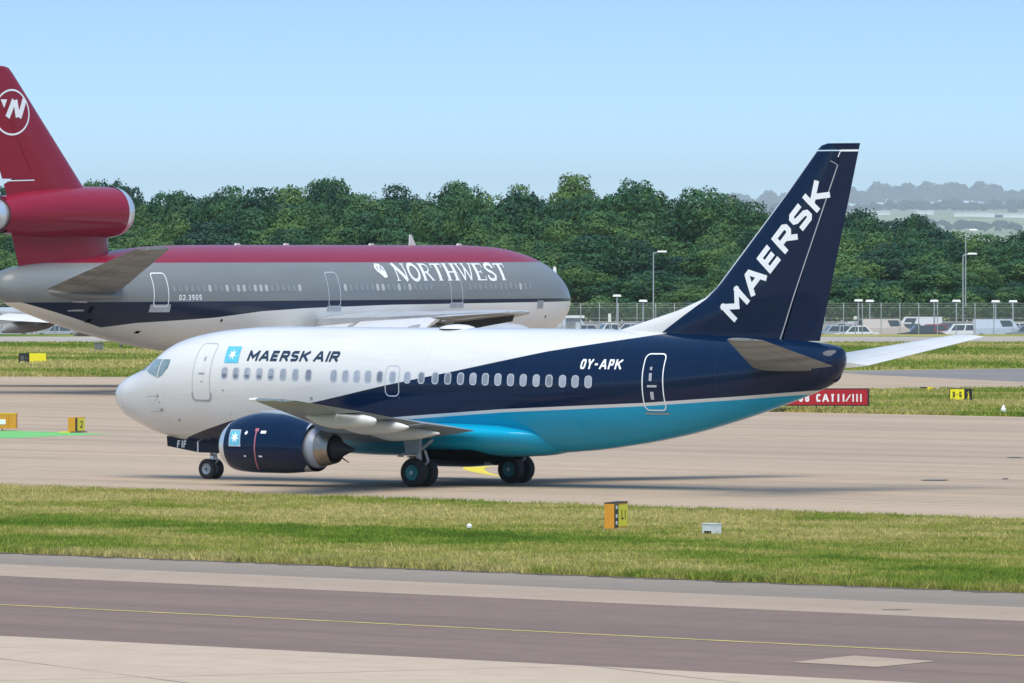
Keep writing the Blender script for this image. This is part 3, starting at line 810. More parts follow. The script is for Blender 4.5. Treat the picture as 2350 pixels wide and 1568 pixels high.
# wings
def wing_small(sd):
    W_ = [(10.3, 6.6, sd * 1.2, 1.72, .13, 0), (10.9, 6.1, sd * 2.2, 1.86, .13, 0), (12.45, 4.6, sd * 4.9, 2.14, .11, 0), (15.1, 3.15, sd * 9.8, 2.63, .09, 0), (17.45, 1.65, sd * 14.1, 3.05, .09, 0), (17.75, 1.1, sd * 14.42, 3.08, .08, 0)]
    root = part('wing', lift(C1, W_, 0, .70), M['wing_grey'], C1.root)
    part('flap', lift(C1, [W_[1], W_[2]], .71, 1), M['wing_grey'], root)
    part('flap', lift(C1, [(12.6, 4.52, sd * 5.15, 2.16, .11, 0), W_[3]], .71, 1), M['wing_grey'], root)
    part('aileron', lift(C1, [(15.15, 3.12, sd * 9.9, 2.64, .09, 0), W_[4]], .71, 1), M['wing_grey'], root)
    for l, a0, a1, z in ((4.2, 13.9, 17.12, 1.95), (7.0, 15.0, 18.05, 2.22), (9.6, 15.9, 18.78, 2.47)):
        b = Body([(a0, z + .02, z - .05, .03, z), (a0 + .5, z + .08, z - .28, .20, z - .05), (a0 + 1.3, z + .12, z - .42, .27, z - .08), (a0 + 2.2, z + .06, z - .36, .22, z - .1), (a0 + 2.8, z - .04, z - .26, .12, z - .14), (a1, z - .12, z - .17, .02, z - .145)], sd * l)
        part('flap_track_fairing', b.loft(C1, .2, 16), M['white'], root)
    MB().lathe(C1.V(17.7, sd * 14.35, 3.07), (1, 0, 0), [(-.25, .03), (0, .06), (.25, .03)], 10).build('navigation_light', [M['print_white']], root)
    return root
wl = wing_small(-1); wr = wing_small(1)
wl["label"] = "left wing with slightly lowered flaps"

# engines
def engine_small(sd):
    L = sd * 4.83
    E1 = Body([(9.02, 2.03, .62, .82, 1.30), (9.15, 2.14, .52, .90, 1.30), (9.5, 2.30, .45, .99, 1.30), (10.3, 2.42, .42, 1.05, 1.32), (11.1, 2.40, .42, 1.04, 1.32), (11.9, 2.26, .46, .97, 1.30), (12.55, 2.05, .56, .86, 1.27)], L)
    o = part('engine', E1.loft(C1, .12, 48, (False, False)), M['navy'], C1.root)
    # intake lip, duct, fan
    n = 48; v = []; f = []; rings = [(9.30, 9.30, 1.006), (9.15, 9.15, 1.008), (9.05, 9.05, 1.01), (9.0, 9.02, 1.0), (8.97, 9.02, .955), (9.0, 9.02, .91), (9.3, 9.02, .88)]
    for a, ar, k in rings:
        zc_ = E1.zc(ar)
        for i in range(n):
            t_ = 2 * math.pi * i / n; sn = math.sin(t_)
            z = zc_ + sn * k * ((E1.top(ar) - zc_) if sn > 0 else (zc_ - E1.bot(ar)))
            v.append(C1.V(a, L + math.cos(t_) * k * E1.hw(ar), z))
    for r in range(len(rings) - 1):
        for i in range(n): f.append((r * n + i, r * n + (i + 1) % n, (r + 1) * n + (i + 1) % n, (r + 1) * n + i))
    part('intake_lip', (v, f), M['lip'], o)
    MB().lathe(C1.V(9.3, L, 1.33), (-1, 0, 0), [(0, .74), (.5, .74), (.5, .25), (.1, .12), (-.05, .001)], 32, 0).build('fan', [M['dark_metal']], o)
    MB().lathe(C1.V(12.55, L, 1.30), (-1, 0, 0), [(-.5, .82), (-.02, .80), (-.9, .78), (-.9, .5)], 40, 0, [1, 0, 0]).build('fan_duct', [M['cavity_black'], M['lip']], o)
    MB().lathe(C1.V(12.15, L, 1.29), (-1, 0, 0), [(-.4, .70), (.30, .69), (.55, .66), (.66, .60), (.66, .50)], 40).build('core_cowl', [flat('grey sleeve', (.40, .43, .50), .4, metal=.2)], o)
    MB().lathe(C1.V(12.64, L, 1.27), (-1, 0, -.01), [(0, .60), (.22, .585), (.46, .53), (.66, .48), (.64, .45), (.3, .43)], 40).build('nozzle', [M['steel']], o)
    MB().lathe(C1.V(13.08, L, 1.26), (-1, 0, -.02), [(-.1, .35), (.12, .37), (.4, .28), (.75, .13), (.98, .05), (1.02, .001)], 28).build('exhaust_cone', [M['dark_metal']], o)
    MB().tube(C1.V(13.5, L, 1.0), C1.V(13.85, L, .82), .03, .015, 8).build('drain_tube', [M['dark_metal']], o)
    py = Body([(10.1, 2.46, 2.32, .03, 2.40), (10.8, 2.50, 2.2, .16, 2.35), (11.8, 2.42, 1.9, .20, 2.2), (13.2, 2.30, 1.75, .20, 2.0), (14.6, 2.2, 1.8, .12, 2.0), (15.4, 2.1, 1.95, .03, 2.02)], L)
    part('pylon', py.loft(C1, .25, 20), M['wing_grey'], o)
    mp = lambda off: (lambda a, z, q=0: surf(C1, E1, sd, a, z, off + q))
    sg = 1
    decal('logo_square', [], mp(.008), M['logo_blue'], o, [[(9.58, 1.31), (10.12, 1.31), (10.05, 1.86), (9.55, 1.86)]], .07)
    decal('logo_frame', [([(9.60, 1.33), (10.10, 1.33), (10.03, 1.84), (9.57, 1.84), (9.60, 1.33)], .035)], mp(.014), M['pane_frame'], o)
    decal('logo_star', [], mp(.012), M['print_white'], o, [star7(9.83, 1.60, .19, .09)], .05)
    for mk in ([(10.26, 1.72), (10.34, 1.80)], [(10.90, 1.79), (11.12, 1.79)]): decal('nacelle_marking', [(mk, .09)], mp(.01), M['print_white'], o)
    for mk in ([(10.22, 1.0), (10.30, 1.0)], [(10.84, 1.0), (10.98, 1.0)]): decal('nacelle_marking', [(mk, .05)], mp(.01), M['print_white'], o)
    decal('nacelle_stripe', [([(10.72, 1.86), (10.72, 1.4), (10.70, 1.04), (10.62, .75), (10.5, .55)], .05), ([(10.65, 1.86), (10.80, 1.86)], .10)], mp(.012), M['print_pink'], o)
    return o
e1 = engine_small(-1); e2_ = engine_small(1)

# tail surfaces
LEf = [(4.85, 21.0), (5.11, 21.1), (5.45, 22.35), (5.81, 23.65), (6.22, 24.76), (6.57, 25.23), (7.2, 25.80), (9.63, 28.03), (10.99, 29.22), (11.14, 29.38), (11.19, 29.6)]
TEf = [(4.5, 29.15), (4.77, 29.27), (11.19, 30.86)]
def le1(z): return float(np.interp(z, [p[0] for p in LEf], [p[1] for p in LEf]))
def te1(z): return float(np.interp(z, [p[0] for p in TEf], [p[1] for p in TEf]))
def fin_half(a, z, le, te, t0, t1, z0, z1):
    c = te - le; x = min(1, max(0, (a - le) / c)); tc = t0 + (t1 - t0) * (z - z0) / (z1 - z0)
    return max(.006, airfoil(x) * tc)
TH1 = lambda z: float(np.interp(z, [4.6, 5.6, 7, 11.2], [.62, .60, .52, .24]))   # full thickness in metres
def fin_mesh(C, LE, TE, TH, zs, x0f, x1f, n=14, l0=0.0):
    """vertical fin with thickness in metres; x0f,x1f give chord fractions as functions of z"""
    v = []; f = []
    for z in zs:
        le, te = LE(z), TE(z); c = te - le; xa, xb = x0f(z), x1f(z)
        xs_ = [xa + (xb - xa) * (.5 - .5 * math.cos(math.pi * k / n)) for k in range(n + 1)]
        for sg, seq in ((1, list(reversed(xs_))), (-1, xs_)):
            for x in seq: v.append(C.V(le + x * c, l0 + sg * max(.006, airfoil(x) * TH(z)), z))
    m = 2 * (n + 1)
    for i in range(len(zs) - 1):
        for k in range(m): f.append((i * m + k, i * m + (k + 1) % m, (i + 1) * m + (k + 1) % m, (i + 1) * m + k))
    f.append(tuple(range(m))); f.append(tuple(range((len(zs) - 1) * m, len(zs) * m)))
    return v, f
zs = sorted(set([p[0] for p in LEf] + list(np.linspace(4.85, 11.19, 26))))
hinge = lambda z: (float(np.interp(z, [4.7, 10.62, 11.2], [27.80, 30.07, 30.2])) - le1(z)) / (te1(z) - le1(z))
fin1 = part('fin', fin_mesh(C1, le1, te1, TH1, [z for z in zs if z <= 10.94] + [10.94], lambda z: 0.0, lambda z: hinge(z) - .002), M['fin_paint'], C1.root)
part('fin_tip', fin_mesh(C1, le1, te1, TH1, [10.98, 11.05, 11.12, 11.19], lambda z: 0.0, lambda z: 1.0), M['navy'], fin1)
part('rudder', fin_mesh(C1, le1, te1, TH1, list(np.linspace(4.86, 10.93, 20)), lambda z: hinge(z) + .008, lambda z: 1.0), M['navy'], C1.root)
finmap = lambda off: (lambda a, z, q=0: C1.V(a, -(max(.006, airfoil(min(1, max(0, (a - le1(z)) / (te1(z) - le1(z))))) * TH1(z)) + off + q), z))
decal('rudder_line', [([(27.82, 4.9), (30.06, 10.5)], .035), ([(30.06, 10.5), (29.80, 10.63)], .02)], finmap(.008), M['line_mid'], fin1)
decal('rudder_line', [([(30.18, 10.955), (30.80, 10.955)], .06), ([(30.18, 10.96), (30.08, 10.75)], .03)], finmap(.012), M['print_white'], fin1)
bx, bz = Vector((3.69, 4.10)).normalized(); ux, uz = -bz, bx
st = text2d('MAERSK', 5.52, .74, .185, 0.0, .18)
decal('lettering', [([(26.11 + bx * p[0] + ux * p[1], 5.44 + bz * p[0] + uz * p[1]) for p in path], w) for path, w in st], finmap(.010), M['print_white'], fin1, d=.15)
for sd in (-1, 1):
    S_ = [(26.75, 3.55, sd * .35, 3.98, .10, 0), (27.3, 3.2, sd * 1.0, 4.08, .10, 0), (30.12, 1.36, sd * 6.2, 4.96, .10, 0), (30.35, 1.05, sd * 6.36, 4.98, .08, 0)]
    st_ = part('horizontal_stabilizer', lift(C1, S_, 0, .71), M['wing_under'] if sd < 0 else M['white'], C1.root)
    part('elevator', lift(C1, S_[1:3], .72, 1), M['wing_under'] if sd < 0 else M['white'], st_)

# undercarriage
g = MB()
g.tube(C1.V(4.05, 0, 1.5), C1.V(4.0, 0, .36), .075, .06, 14).tube(C1.V(4.0, -.27, .34), C1.V(4.0, .27, .34), .05, n=12)
g.tube(C1.V(4.9, 0, 1.35), C1.V(4.05, 0, .75), .04, n=8).tube(C1.V(4.15, 0, .95), C1.V(4.28, 0, .62), .03, n=8).tube(C1.V(4.28, 0, .62), C1.V(4.05, 0, .42), .03, n=8)
ng = g.build('nose_gear', [M['gear_metal']], C1.root)
for sgn in (-1, 1):
    wheel(C1, ng, 4.0, sgn * .20, .345, .345, .20, M['rim_grey'])
    d = MB().prism([(A1 - 2.32, 1.44), (A1 - 2.35, 1.10), (A1 - 3.62, .92), (A1 - 3.80, .90), (A1 - 4.8, .90), (A1 - 4.85, 1.15), (A1 - 3.75, 1.35)], -sgn * .34 - .012, -sgn * .34 + .012).build('gear_door', [M['navy']], ng, smooth=False)
mpd = lambda a, z, q=0: C1.V(a, -.358 - q, z)
st = text2d('FIF', .42, .24, .045, .1, .3)
decal('lettering', [([(2.78 + p[0], 1.06 + p[1]) for p in path], w) for path, w in st], mpd, M['print_white'], ng)
decal('door_edge_stripe', [([(3.70, .925), (3.70, 1.33)], .06)], mpd, M['print_white'], ng)
MB().box(C1.V(4.1, 0, .72), (.16, .22, .12)).build('taxi_light', [M['lip']], ng)
for sd in (-1, 1):
    g = MB(); L = sd * 2.62
    g.tube(C1.V(15.0, L, 1.9), C1.V(15.05, L, .5), .12, .09, 16).tube(C1.V(15.05, L - .45, .46), C1.V(15.05, L + .45, .46), .07, n=14)
    g.tube(C1.V(15.0, L, 1.15), C1.V(15.1, L - sd * 1.0, 1.7), .06, n=10).tube(C1.V(15.28, L, 1.2), C1.V(15.42, L, .85), .045, n=8).tube(C1.V(15.42, L, .85), C1.V(15.12, L, .55), .045, n=8)
    g.tube(C1.V(15.0, L, 1.2), C1.V(13.9, L, 1.9), .05, n=8)
    mg = g.build('main_gear', [M['gear_metal']], C1.root)
    for k in (-1, 1): wheel(C1, mg, 15.05, L + k * .30, .47, .47, .34, M['rim_teal'])
    MB().prism([(A1 - 14.55, 1.9), (A1 - 15.35, 1.85), (A1 - 15.30, 1.1), (A1 - 14.72, 1.1)], -(L + sd * .30) - .02, -(L + sd * .30) + .02).build('gear_door', [M['wing_grey']], mg, smooth=False)
    MB().prism([(A1 - 14.2, 1.02), (A1 - 14.45, 1.12), (A1 - 14.95, 1.12), (A1 - 14.95, 1.06), (A1 - 14.5, 1.04)], -L - .25, -L + .1).build('gear_fairing', [M['wing_grey']], mg, smooth=False)

# ------------------------------------------------------------------ far airliner (red, grey and navy three-engined jet)
C2 = Craft('airliner', A2, -14.475, 439.82, math.radians(54.177))
tag(C2.root, 'large red grey and navy three-engine airliner standing behind the near one', 'airliner')
F2 = Body([(.25, 4.85, 4.65, .06, 4.75), (.4, 5.2, 4.2, .5, 4.72), (.8, 5.7, 3.72, 1.02, 4.74), (1.5, 6.3, 3.25, 1.5, 4.8), (2.6, 6.92, 2.82, 1.98, 4.88), (3.8, 7.33, 2.5, 2.33, 4.95), (5.5, 7.71, 2.25, 2.68, 5.0),
 (7.2, 7.93, 2.1, 2.87, 5.04), (9, 8.03, 2.06, 2.97, 5.05), (11, 8.07, 2.05, 3.01, 5.05), (33, 8.07, 2.05, 3.01, 5.05), (36, 8.06, 2.1, 3.01, 5.07), (39, 8.0, 2.3, 2.95, 5.15), (42, 7.8, 2.72, 2.75, 5.3), (45, 7.5, 3.25, 2.35, 5.45),
 (48, 7.2, 3.9, 1.85, 5.6), (50.5, 6.95, 4.55, 1.3, 5.75), (51.8, 6.75, 5.0, .9, 5.85), (52.25, 6.5, 5.35, .55, 5.9), (52.42, 6.25, 5.6, .3, 5.92), (52.5, 6.0, 5.86, .06, 5.93)])
fus2 = part('fuselage', F2.loft(C2, .6, 64), M['big_paint'], C2.root)
def s2(off): return lambda a, z, o=0: surf(C2, F2, 1, a, z, off + o)
lit = {6, 11, 12, 16, 30, 33, 35, 55, 56, 64, 65, 66, 67, 68, 69}
k = 0
for lo, hi in ((29.3, 40.8), (17.0, 25.4), (7.2, 13.5)):
    nwin = int((hi - lo) / .508)
    for i in range(nwin + 1):
        a = hi - i * .508; z = 5.67
        v, f = grid_poly(rrect(a - .14, a + .14, z - .2, z + .2, .11), .12)
        obj('window', mesh('window', [s2(.012)(p[0], p[1]) for p in v], f, M['big_pane_lit'] if (k in lit or random.random() < .22) else M['big_pane']), fus2)
        k += 1
for (a0, a1, z0, z1), mat in (((41.25, 42.40, 4.70, 6.52), M['print_white']), ((25.92, 27.0, 4.62, 6.53), M['pane_frame']), ((14.27, 15.38, 4.74, 6.55), M['pane_frame'])):
    pth = rrect(a0, a1, z0, z1, .2)
    v, f = grid_poly(pth, .2)
    obj('door', mesh('door', [s2(.006)(p[0], p[1]) for p in v], f, M['big_paint']), fus2)
    v, f = ribbon(pth, .06, True, .15); obj('door_outline', mesh('door_outline', [s2(.012)(p[0], p[1]) for p in v], f, mat), fus2)
    decal('door_sill', [([(a0 - .22, z0 - .10), (a1 + .22, z0 - .10)], .42), ] if a0 > 40 else [([(a0 - .12, z0 - .12), (a1 + .12, z0 - .12)], .3)], s2(.010), M['line_mid'], fus2, d=.12)
decal('service_hatch', [([(5.9, 4.62), (6.6, 4.62)], .45)], s2(.012), M['print_grey'], fus2)
for a, z, w in [(8.3, 3.2, .14), (5.3, 3.9, .12), (36.5, 3.9, .16), (42.5, 3.3, .3), (20.2, 3.0, .12)]:
    decal('sensor_port', [([(a - w / 2, z), (a + w / 2, z)], .14)], s2(.012), M['cavity_black'], fus2)
word(C2, s2(.012), 'NORTHWEST', 20.35, 6.03, 10.9, .98, .1, -.0, M['print_white'], fus2, serif=True, gap=.10, rev=True)
lg = lambda off: (lambda a, z, q=0: surf(C2, F2, 1, a, z, off + q))
decal('logo_disc', [], lg(.012), M['print_white'], fus2, [[(22.05, 6.80), (21.85, 7.02), (21.45, 7.0), (21.2, 6.8), (21.15, 6.45), (21.15, 6.25), (21.45, 6.2), (21.75, 6.45), (21.98, 6.6)]], .12)
decal('logo_mark', [([(21.85, 6.65), (21.75, 6.9)], .08), ([(21.6, 6.62), (21.45, 6.85), (21.3, 6.62)], .08)], lg(.02), M['print_grey'], fus2)
word(C2, s2(.012), '02.3905', 40.42, 5.03, 1.9, .30, .06, 0, M['print_white'], fus2, rev=True)
MB().prism([(-.3, 0), (.35, 0), (-.1, .62), (-.25, .62)], -.03, .03).build('blade_antenna', [M['white']], fus2, loc=C2.V(15.1, 0, 8.05))
for a in (10.5, 19, 27, 31.5): MB().prism([(-.25, 0), (.25, 0), (.1, .12), (-.15, .12)], -.05, .05).build('blade_antenna', [M['white']], fus2, loc=C2.V(a, 0, 8.05))
# panel under the tail and torn-looking access panels
decal('access_panel', [([(47.2, 4.75), (48.2, 4.75)], .55)], s2(.014), M['line_mid'], fus2, d=.12)
decal('access_panel', [([(46.6, 4.55), (46.9, 4.55)], .35)], s2(.012), M['cavity_black'], fus2, d=.12)
decal('access_panel', [([(46.2, 3.95), (46.5, 3.95)], .2)], s2(.012), M['cavity_black'], fus2, d=.12)
# wing root fillet and wings
def wz2(l): return 3.55 + (abs(l) - 3) * .043
for sd in (1, -1):
    S_ = [(16.6, 14.6, sd * 2.2, 3.45, .12, 0), (18.0, 13.1, sd * 3.4, 3.55, .12, 0), (22.6, 9.1, sd * 9.2, wz2(9.2), .12, 0), (31.0, 4.9, sd * 18.5, wz2(18.5), .13, 0), (36.3, 2.6, sd * 23.6, wz2(23.6), .10, 0), (37.0, 1.7, sd * 23.9, wz2(23.9), .08, 0)]
    w2 = part('wing', lift(C2, S_, 0, .76, sub=8), M['big_wing'], C2.root)
    part('flap', lift(C2, [(28.6, 2.6, sd * 3.3, 3.45, .13, .40), (29.5, 2.2, sd * 6.7, wz2(6.7), .13, .40)], 0, 1), M['white'], w2)
    part('flap', lift(C2, [(29.8, 2.2, sd * 7.5, wz2(7.5) + .05, .13, .40 if sd > 0 else .16), (32.9, 1.8, sd * 15.2, wz2(15.2) + .05, .12, .40 if sd > 0 else .16)], 0, 1), M['white'], w2)
    if sd > 0: part('wing_shade_strip', lift(C2, [(32.2, .75, sd * 15.6, wz2(15.6) - .12, .2, 1.2), (37.2, .40, sd * 23.2, wz2(23.2) - .08, .2, 1.2)], 0, 1), M['dark_metal'], w2)  # dark hanging strip added to stand for shade under the outboard wing
    part('aileron', lift(C2, [(28.45, 6.17, sd * 15.7, wz2(15.7), .10, 0), (36.3, 2.6, sd * 23.6, wz2(23.6), .10, 0)], .77, 1), M['big_wing'], w2)
    for l, a0, a1 in ((5.2, 26.0, 31.6), (10.4, 28.2, 33.2), (14.2, 30.0, 35.0)):
        z = wz2(l) - .35
        b = Body([(a0, z, z - .1, .05, z - .05), (a0 + 1.2, z + .1, z - .45, .28, z - .1), (a0 + 3.4, z + .05, z - .62, .33, z - .2), (a0 + 4.8, z - .15, z - .6, .2, z - .35), (a1, z - .45, z - .55, .03, z - .5)], sd * l)
        part('flap_track_fairing', b.loft(C2, .4, 16), M['wing_under'], w2)
    # wing engine
    L = sd * 8.0
    E2 = Body([(15.2, 3.35, .95, 1.18, 2.15), (15.5, 3.5, .85, 1.32, 2.15), (16.6, 3.62, .75, 1.42, 2.17), (18.5, 3.6, .75, 1.42, 2.17), (20.2, 3.35, .95, 1.2, 2.15)], L)
    en = part('engine', E2.loft(C2, .3, 40, (False, False)), M['big_wing'], C2.root)
    MB().lathe(C2.V(15.3, L, 2.15), (1, 0, 0), [(-.6, 1.15), (.02, 1.2), (.1, 1.12), (.0, 1.03), (-1.2, 1.0), (-1.2, .35), (-.7, .001)], 36, 0, [0, 0, 0, 0, 1, 1]).build('intake_lip', [M['lip'], M['dark_metal']], en)
    MB().lathe(C2.V(20.0, L, 2.15), (-1, 0, 0), [(-.5, .9), (1.0, .78), (2.2, .6), (2.15, .52), (1.4, .5), (1.4, .3), (2.6, .001)], 32, 0, [0, 0, 0, 1, 1, 1]).build('nozzle', [M['steel'], M['dark_metal']], en)
    py = Body([(16.8, 3.7, 3.4, .05, 3.55), (18.5, 3.75, 3.0, .28, 3.4), (21.5, 3.5, 2.5, .3, 3.1), (24.5, 3.3, 2.7, .2, 3.0), (26.5, 3.1, 2.9, .05, 3.0)], L)
    part('pylon', py.loft(C2, .5, 16), M['big_wing'], en)
BF2 = Body([(13.5, 3.2, 2.3, .6, 2.8), (15.5, 3.6, 1.95, 2.6, 2.85), (19, 3.7, 1.8, 3.1, 2.9), (29, 3.6, 1.8, 3.1, 2.85), (33, 3.3, 1.9, 2.7, 2.75), (37, 2.9, 2.2, .6, 2.55)])
t_bf = part('belly_fairing', BF2.loft(C2, .7, 40), M['big_paint'], fus2)
# tail engine, fin and stabilizers
E3 = Body([(42.85, 11.22, 8.47, 1.385, 9.865), (43.5, 11.24, 8.42, 1.42, 9.85), (47, 11.22, 8.40, 1.42, 9.82), (50, 11.0, 8.5, 1.30, 9.75), (52.6, 10.6, 8.75, 1.0, 9.68)])
e3 = part('tail_engine', E3.loft(C2, .3, 48, (False, False)), M['red'], C2.root)
MB().lathe(C2.V(42.2, 0, 9.87), (1, 0, 0), [(-.68, 1.39), (-.45, 1.37), (-.2, 1.31), (.02, 1.2), (.10, 1.10), (.02, 1.02), (-1.5, 1.0), (-1.5, .001)], 48, 0, [0, 0, 0, 0, 0, 1, 1]).build('intake_lip', [M['lip'], M['cavity_black']], e3)
MB().lathe(C2.V(52.4, 0, 9.68), (-1, 0, 0), [(-.3, .99), (.05, .97), (.1, .90), (-.1, .86)], 40, 0).build('nozzle_ring', [M['cavity_black']], e3)
MB().lathe(C2.V(52.2, 0, 9.68), (-1, 0, 0), [(-.2, .88), (.9, .82), (1.9, .66), (1.85, .6), (1.0, .58), (1.0, .3), (2.4, .001)], 40, 0, [0, 0, 0, 1, 1, 1]).build('nozzle', [M['lip'], M['dark_metal']], e3)
PY = lambda z: 43.15 + (8.9 - z) * .0
part('engine_pylon', fin_mesh(C2, lambda z: 43.1 + max(0, z - 8.6) * .2, lambda z: 50.75 + (z - 7.0) * .35, lambda z: 1.05, [6.7, 6.95, 7.5, 8.2, 8.9], lambda z: .0, lambda z: 1.0), M['red'], C2.root)
le2 = lambda z: float(np.interp(z, [10.6, 11.33, 17.3, 17.6, 17.68], [44.3, 45.40, 51.25, 51.6, 52.0]))
te2 = lambda z: float(np.interp(z, [10.4, 17.68], [51.55, 54.9]))
TH2 = lambda z: float(np.interp(z, [10.6, 17.68], [1.0, .36]))
zz = [10.6, 11.0, 11.33, 12, 13, 14, 15, 16, 17, 17.3, 17.6, 17.68]
hg2 = lambda z: (float(np.interp(z, [11.6, 17.68], [49.75, 53.6])) - le2(z)) / (te2(z) - le2(z))
f2 = part('fin', fin_mesh(C2, le2, te2, TH2, zz, lambda z: 0.0, lambda z: hg2(z) if z > 11.5 else 1.0), M['red'], C2.root)
part('rudder', fin_mesh(C2, le2, te2, TH2, list(np.linspace(11.62, 17.6, 12)), lambda z: hg2(z) + .006, lambda z: 1.0), M['red'], C2.root)
fm2 = lambda off: (lambda a, z, q=0: C2.V(a, max(.006, airfoil(min(1, max(0, (a - le2(z)) / (te2(z) - le2(z))))) * TH2(z)) + off + q, z))
decal('rudder_line', [([(49.8, 11.56), (52.1, 11.50)], .06)], fm2(.02), M['print_white'], f2)
decal('logo_ring', [([(51.58 + 1.36 * math.cos(k * math.pi / 20), 15.20 + 1.2 * math.sin(k * math.pi / 20)) for k in range(41)], .10)], fm2(.02), M['print_white'], f2, d=.1)
N_ = [([(52.06 - .22, 14.92), (51.43 - .22, 15.86)], .0)]
decal('logo_letter', [([(51.95, 14.92), (51.45, 15.86)], .34), ([(51.35, 15.86), (51.15, 14.94)], .34), ([(51.05, 14.92), (50.55, 15.92)], .34)], fm2(.025), M['print_white'], f2, [[(52.5, 15.88), (52.0, 15.88), (52.22, 15.42)]], d=.12)
for sd in (1, -1):
    S_ = [(44.0, 7.0, sd * 1.2, 5.55, .10, 0), (44.4, 6.4, sd * 2.0, 5.68, .10, 0), (51.2, 2.8, sd * 10.7, 7.84, .09, 0), (51.6, 2.2, sd * 10.9, 7.88, .08, 0)]
    h2 = part('horizontal_stabilizer', lift(C2, S_, 0, .70, sub=8), M['wing_under'], C2.root)
    mid = tuple((p + q) / 2 for p, q in zip(S_[1], S_[2])); m1 = tuple(p + (q - p) * .49 for p, q in zip(S_[1], S_[2])); m2 = tuple(p + (q - p) * .50 for p, q in zip(S_[1], S_[2]))
    part('elevator', lift(C2, [S_[1], m1], .712, 1), M['wing_under'], h2)
    part('elevator', lift(C2, [m2, S_[2]], .712, 1), M['wing_under'], h2)
    fb = Body([(43.2, 5.5, 5.2, .05, 5.35), (45, 5.75, 4.95, 1.2, 5.3), (47.5, 5.8, 5.0, 1.3, 5.35), (49.5, 5.8, 5.3, .5, 5.5), (50.2, 5.7, 5.5, .05, 5.6)], sd * 1.2)
    part('stabilizer_fairing', fb.loft(C2, .3, 20), M['big_paint'], fus2)
# undercarriage of the large jet
g = MB(); g.tube(C2.V(8.2, 0, 2.4), C2.V(8.2, 0, .5), .13, n=14).tube(C2.V(8.2, -.5, .5), C2.V(8.2, .5, .5), .08, n=12).tube(C2.V(9.4, 0, 2.3), C2.V(8.25, 0, 1.1), .06, n=8)
ng2 = g.build('nose_gear', [M['gear_metal']], C2.root)
for k in (-1, 1): wheel(C2, ng2, 8.2, k * .34, .5, .5, .36, M['rim_grey'])
for sd in (-1, 1):
    g = MB(); L = sd * 5.33
    g.tube(C2.V(29.6, L, 3.0), C2.V(30.0, L, .7), .2, n=14).tube(C2.V(29.15, L, .66), C2.V(30.85, L, .66), .13, n=12).tube(C2.V(30.0, L, 1.5), C2.V(29.8, L - sd * 1.8, 2.6), .09, n=8)
    for a in (29.2, 30.8): g.tube(C2.V(a, L - .7, .66), C2.V(a, L + .7, .66), .08, n=10)
    mg = g.build('main_gear', [M['gear_metal']], C2.root)
    for a in (29.2, 30.8):
        for k in (-1, 1): wheel(C2, mg, a, L + k * .66, .66, .66, .46, M['rim_grey'])
g = MB(); g.tube(C2.V(29.4, 0, 2.2), C2.V(29.4, 0, .7), .16, n=12).tube(C2.V(29.4, -.5, .66), C2.V(29.4, .5, .66), .09, n=10)
cg = g.build('centre_gear', [M['gear_metal']], C2.root)
for k in (-1, 1): wheel(C2, cg, 29.4, k * .42, .66, .66, .46, M['rim_grey'])

# ------------------------------------------------------------------ airfield signs and small furniture
M['sign_yellow'] = flat('sign yellow face', (.80, .70, .01), .4, var=.03)
M['sign_orange'] = flat('sign orange casing', (.62, .27, .015), .5, var=.06)
M['sign_black'] = flat('sign black', (.014, .013, .010), .5, var=.1)
M['sign_red'] = flat('sign red face', (.40, .006, .012), .4, var=.05)
M['sign_legend'] = flat('sign legend yellow', (.75, .70, .25), .5, var=.03)
M['sign_white'] = flat('sign legend white', (.80, .78, .76), .5, var=.03)
M['box_white'] = flat('white cabinet paint', (.62, .66, .66), .5, var=.05)
M['grey_plastic'] = flat('grey casing', (.13, .14, .14), .6)
M['lamp_white'] = flat('white lamp housing', (.80, .80, .77), .4)
M['concrete'] = flat('precast concrete', (.42, .40, .38), .9, var=.12)

def board(name, label, loc, rz, W, D, H, z0, panels, casing, legs=2, feet=None, group=None):
    """upright sign: casing, coloured panels on its front (-y side), legs"""
    r = empty(name, (*loc, 0), rz); tag(r, label, 'sign', group)
    MB().box((0, 0, z0 + H / 2), (W, D, H), 0).build('casing', [casing], r, smooth=False)
    for (x0, x1, zz0, zz1, mat) in panels:
        MB().box(((x0 + x1) / 2, -D / 2 - .006, z0 + (zz0 + zz1) / 2), (x1 - x0, .012, zz1 - zz0), 0).build('sign_face', [mat], r, smooth=False)
    for i in range(legs):
        x = (-.5 + (i + .5) / legs) * W * .86 if legs > 1 else 0
        MB().tube((x, 0, 0), (x, 0, z0 + .01), .025, n=8).build('leg', [M['grey_plastic']], r)
    if feet: MB().box((0, 0, .03), (W * .96, D * 1.6, .05)).build('foundation', [feet], r, smooth=False)
    return r
def sign_text(r, txt, x0, z0, length, H, th_, mat, D, gap=.3):
    st = text2d(txt, length, H, th_, 0, gap)
    return decal('lettering', [([(x0 + p[0], z0 + p[1]) for p in path], w) for path, w in st], lambda x, z, o=0: (x, -D / 2 - .016 - o, z), mat, r, d=.5)

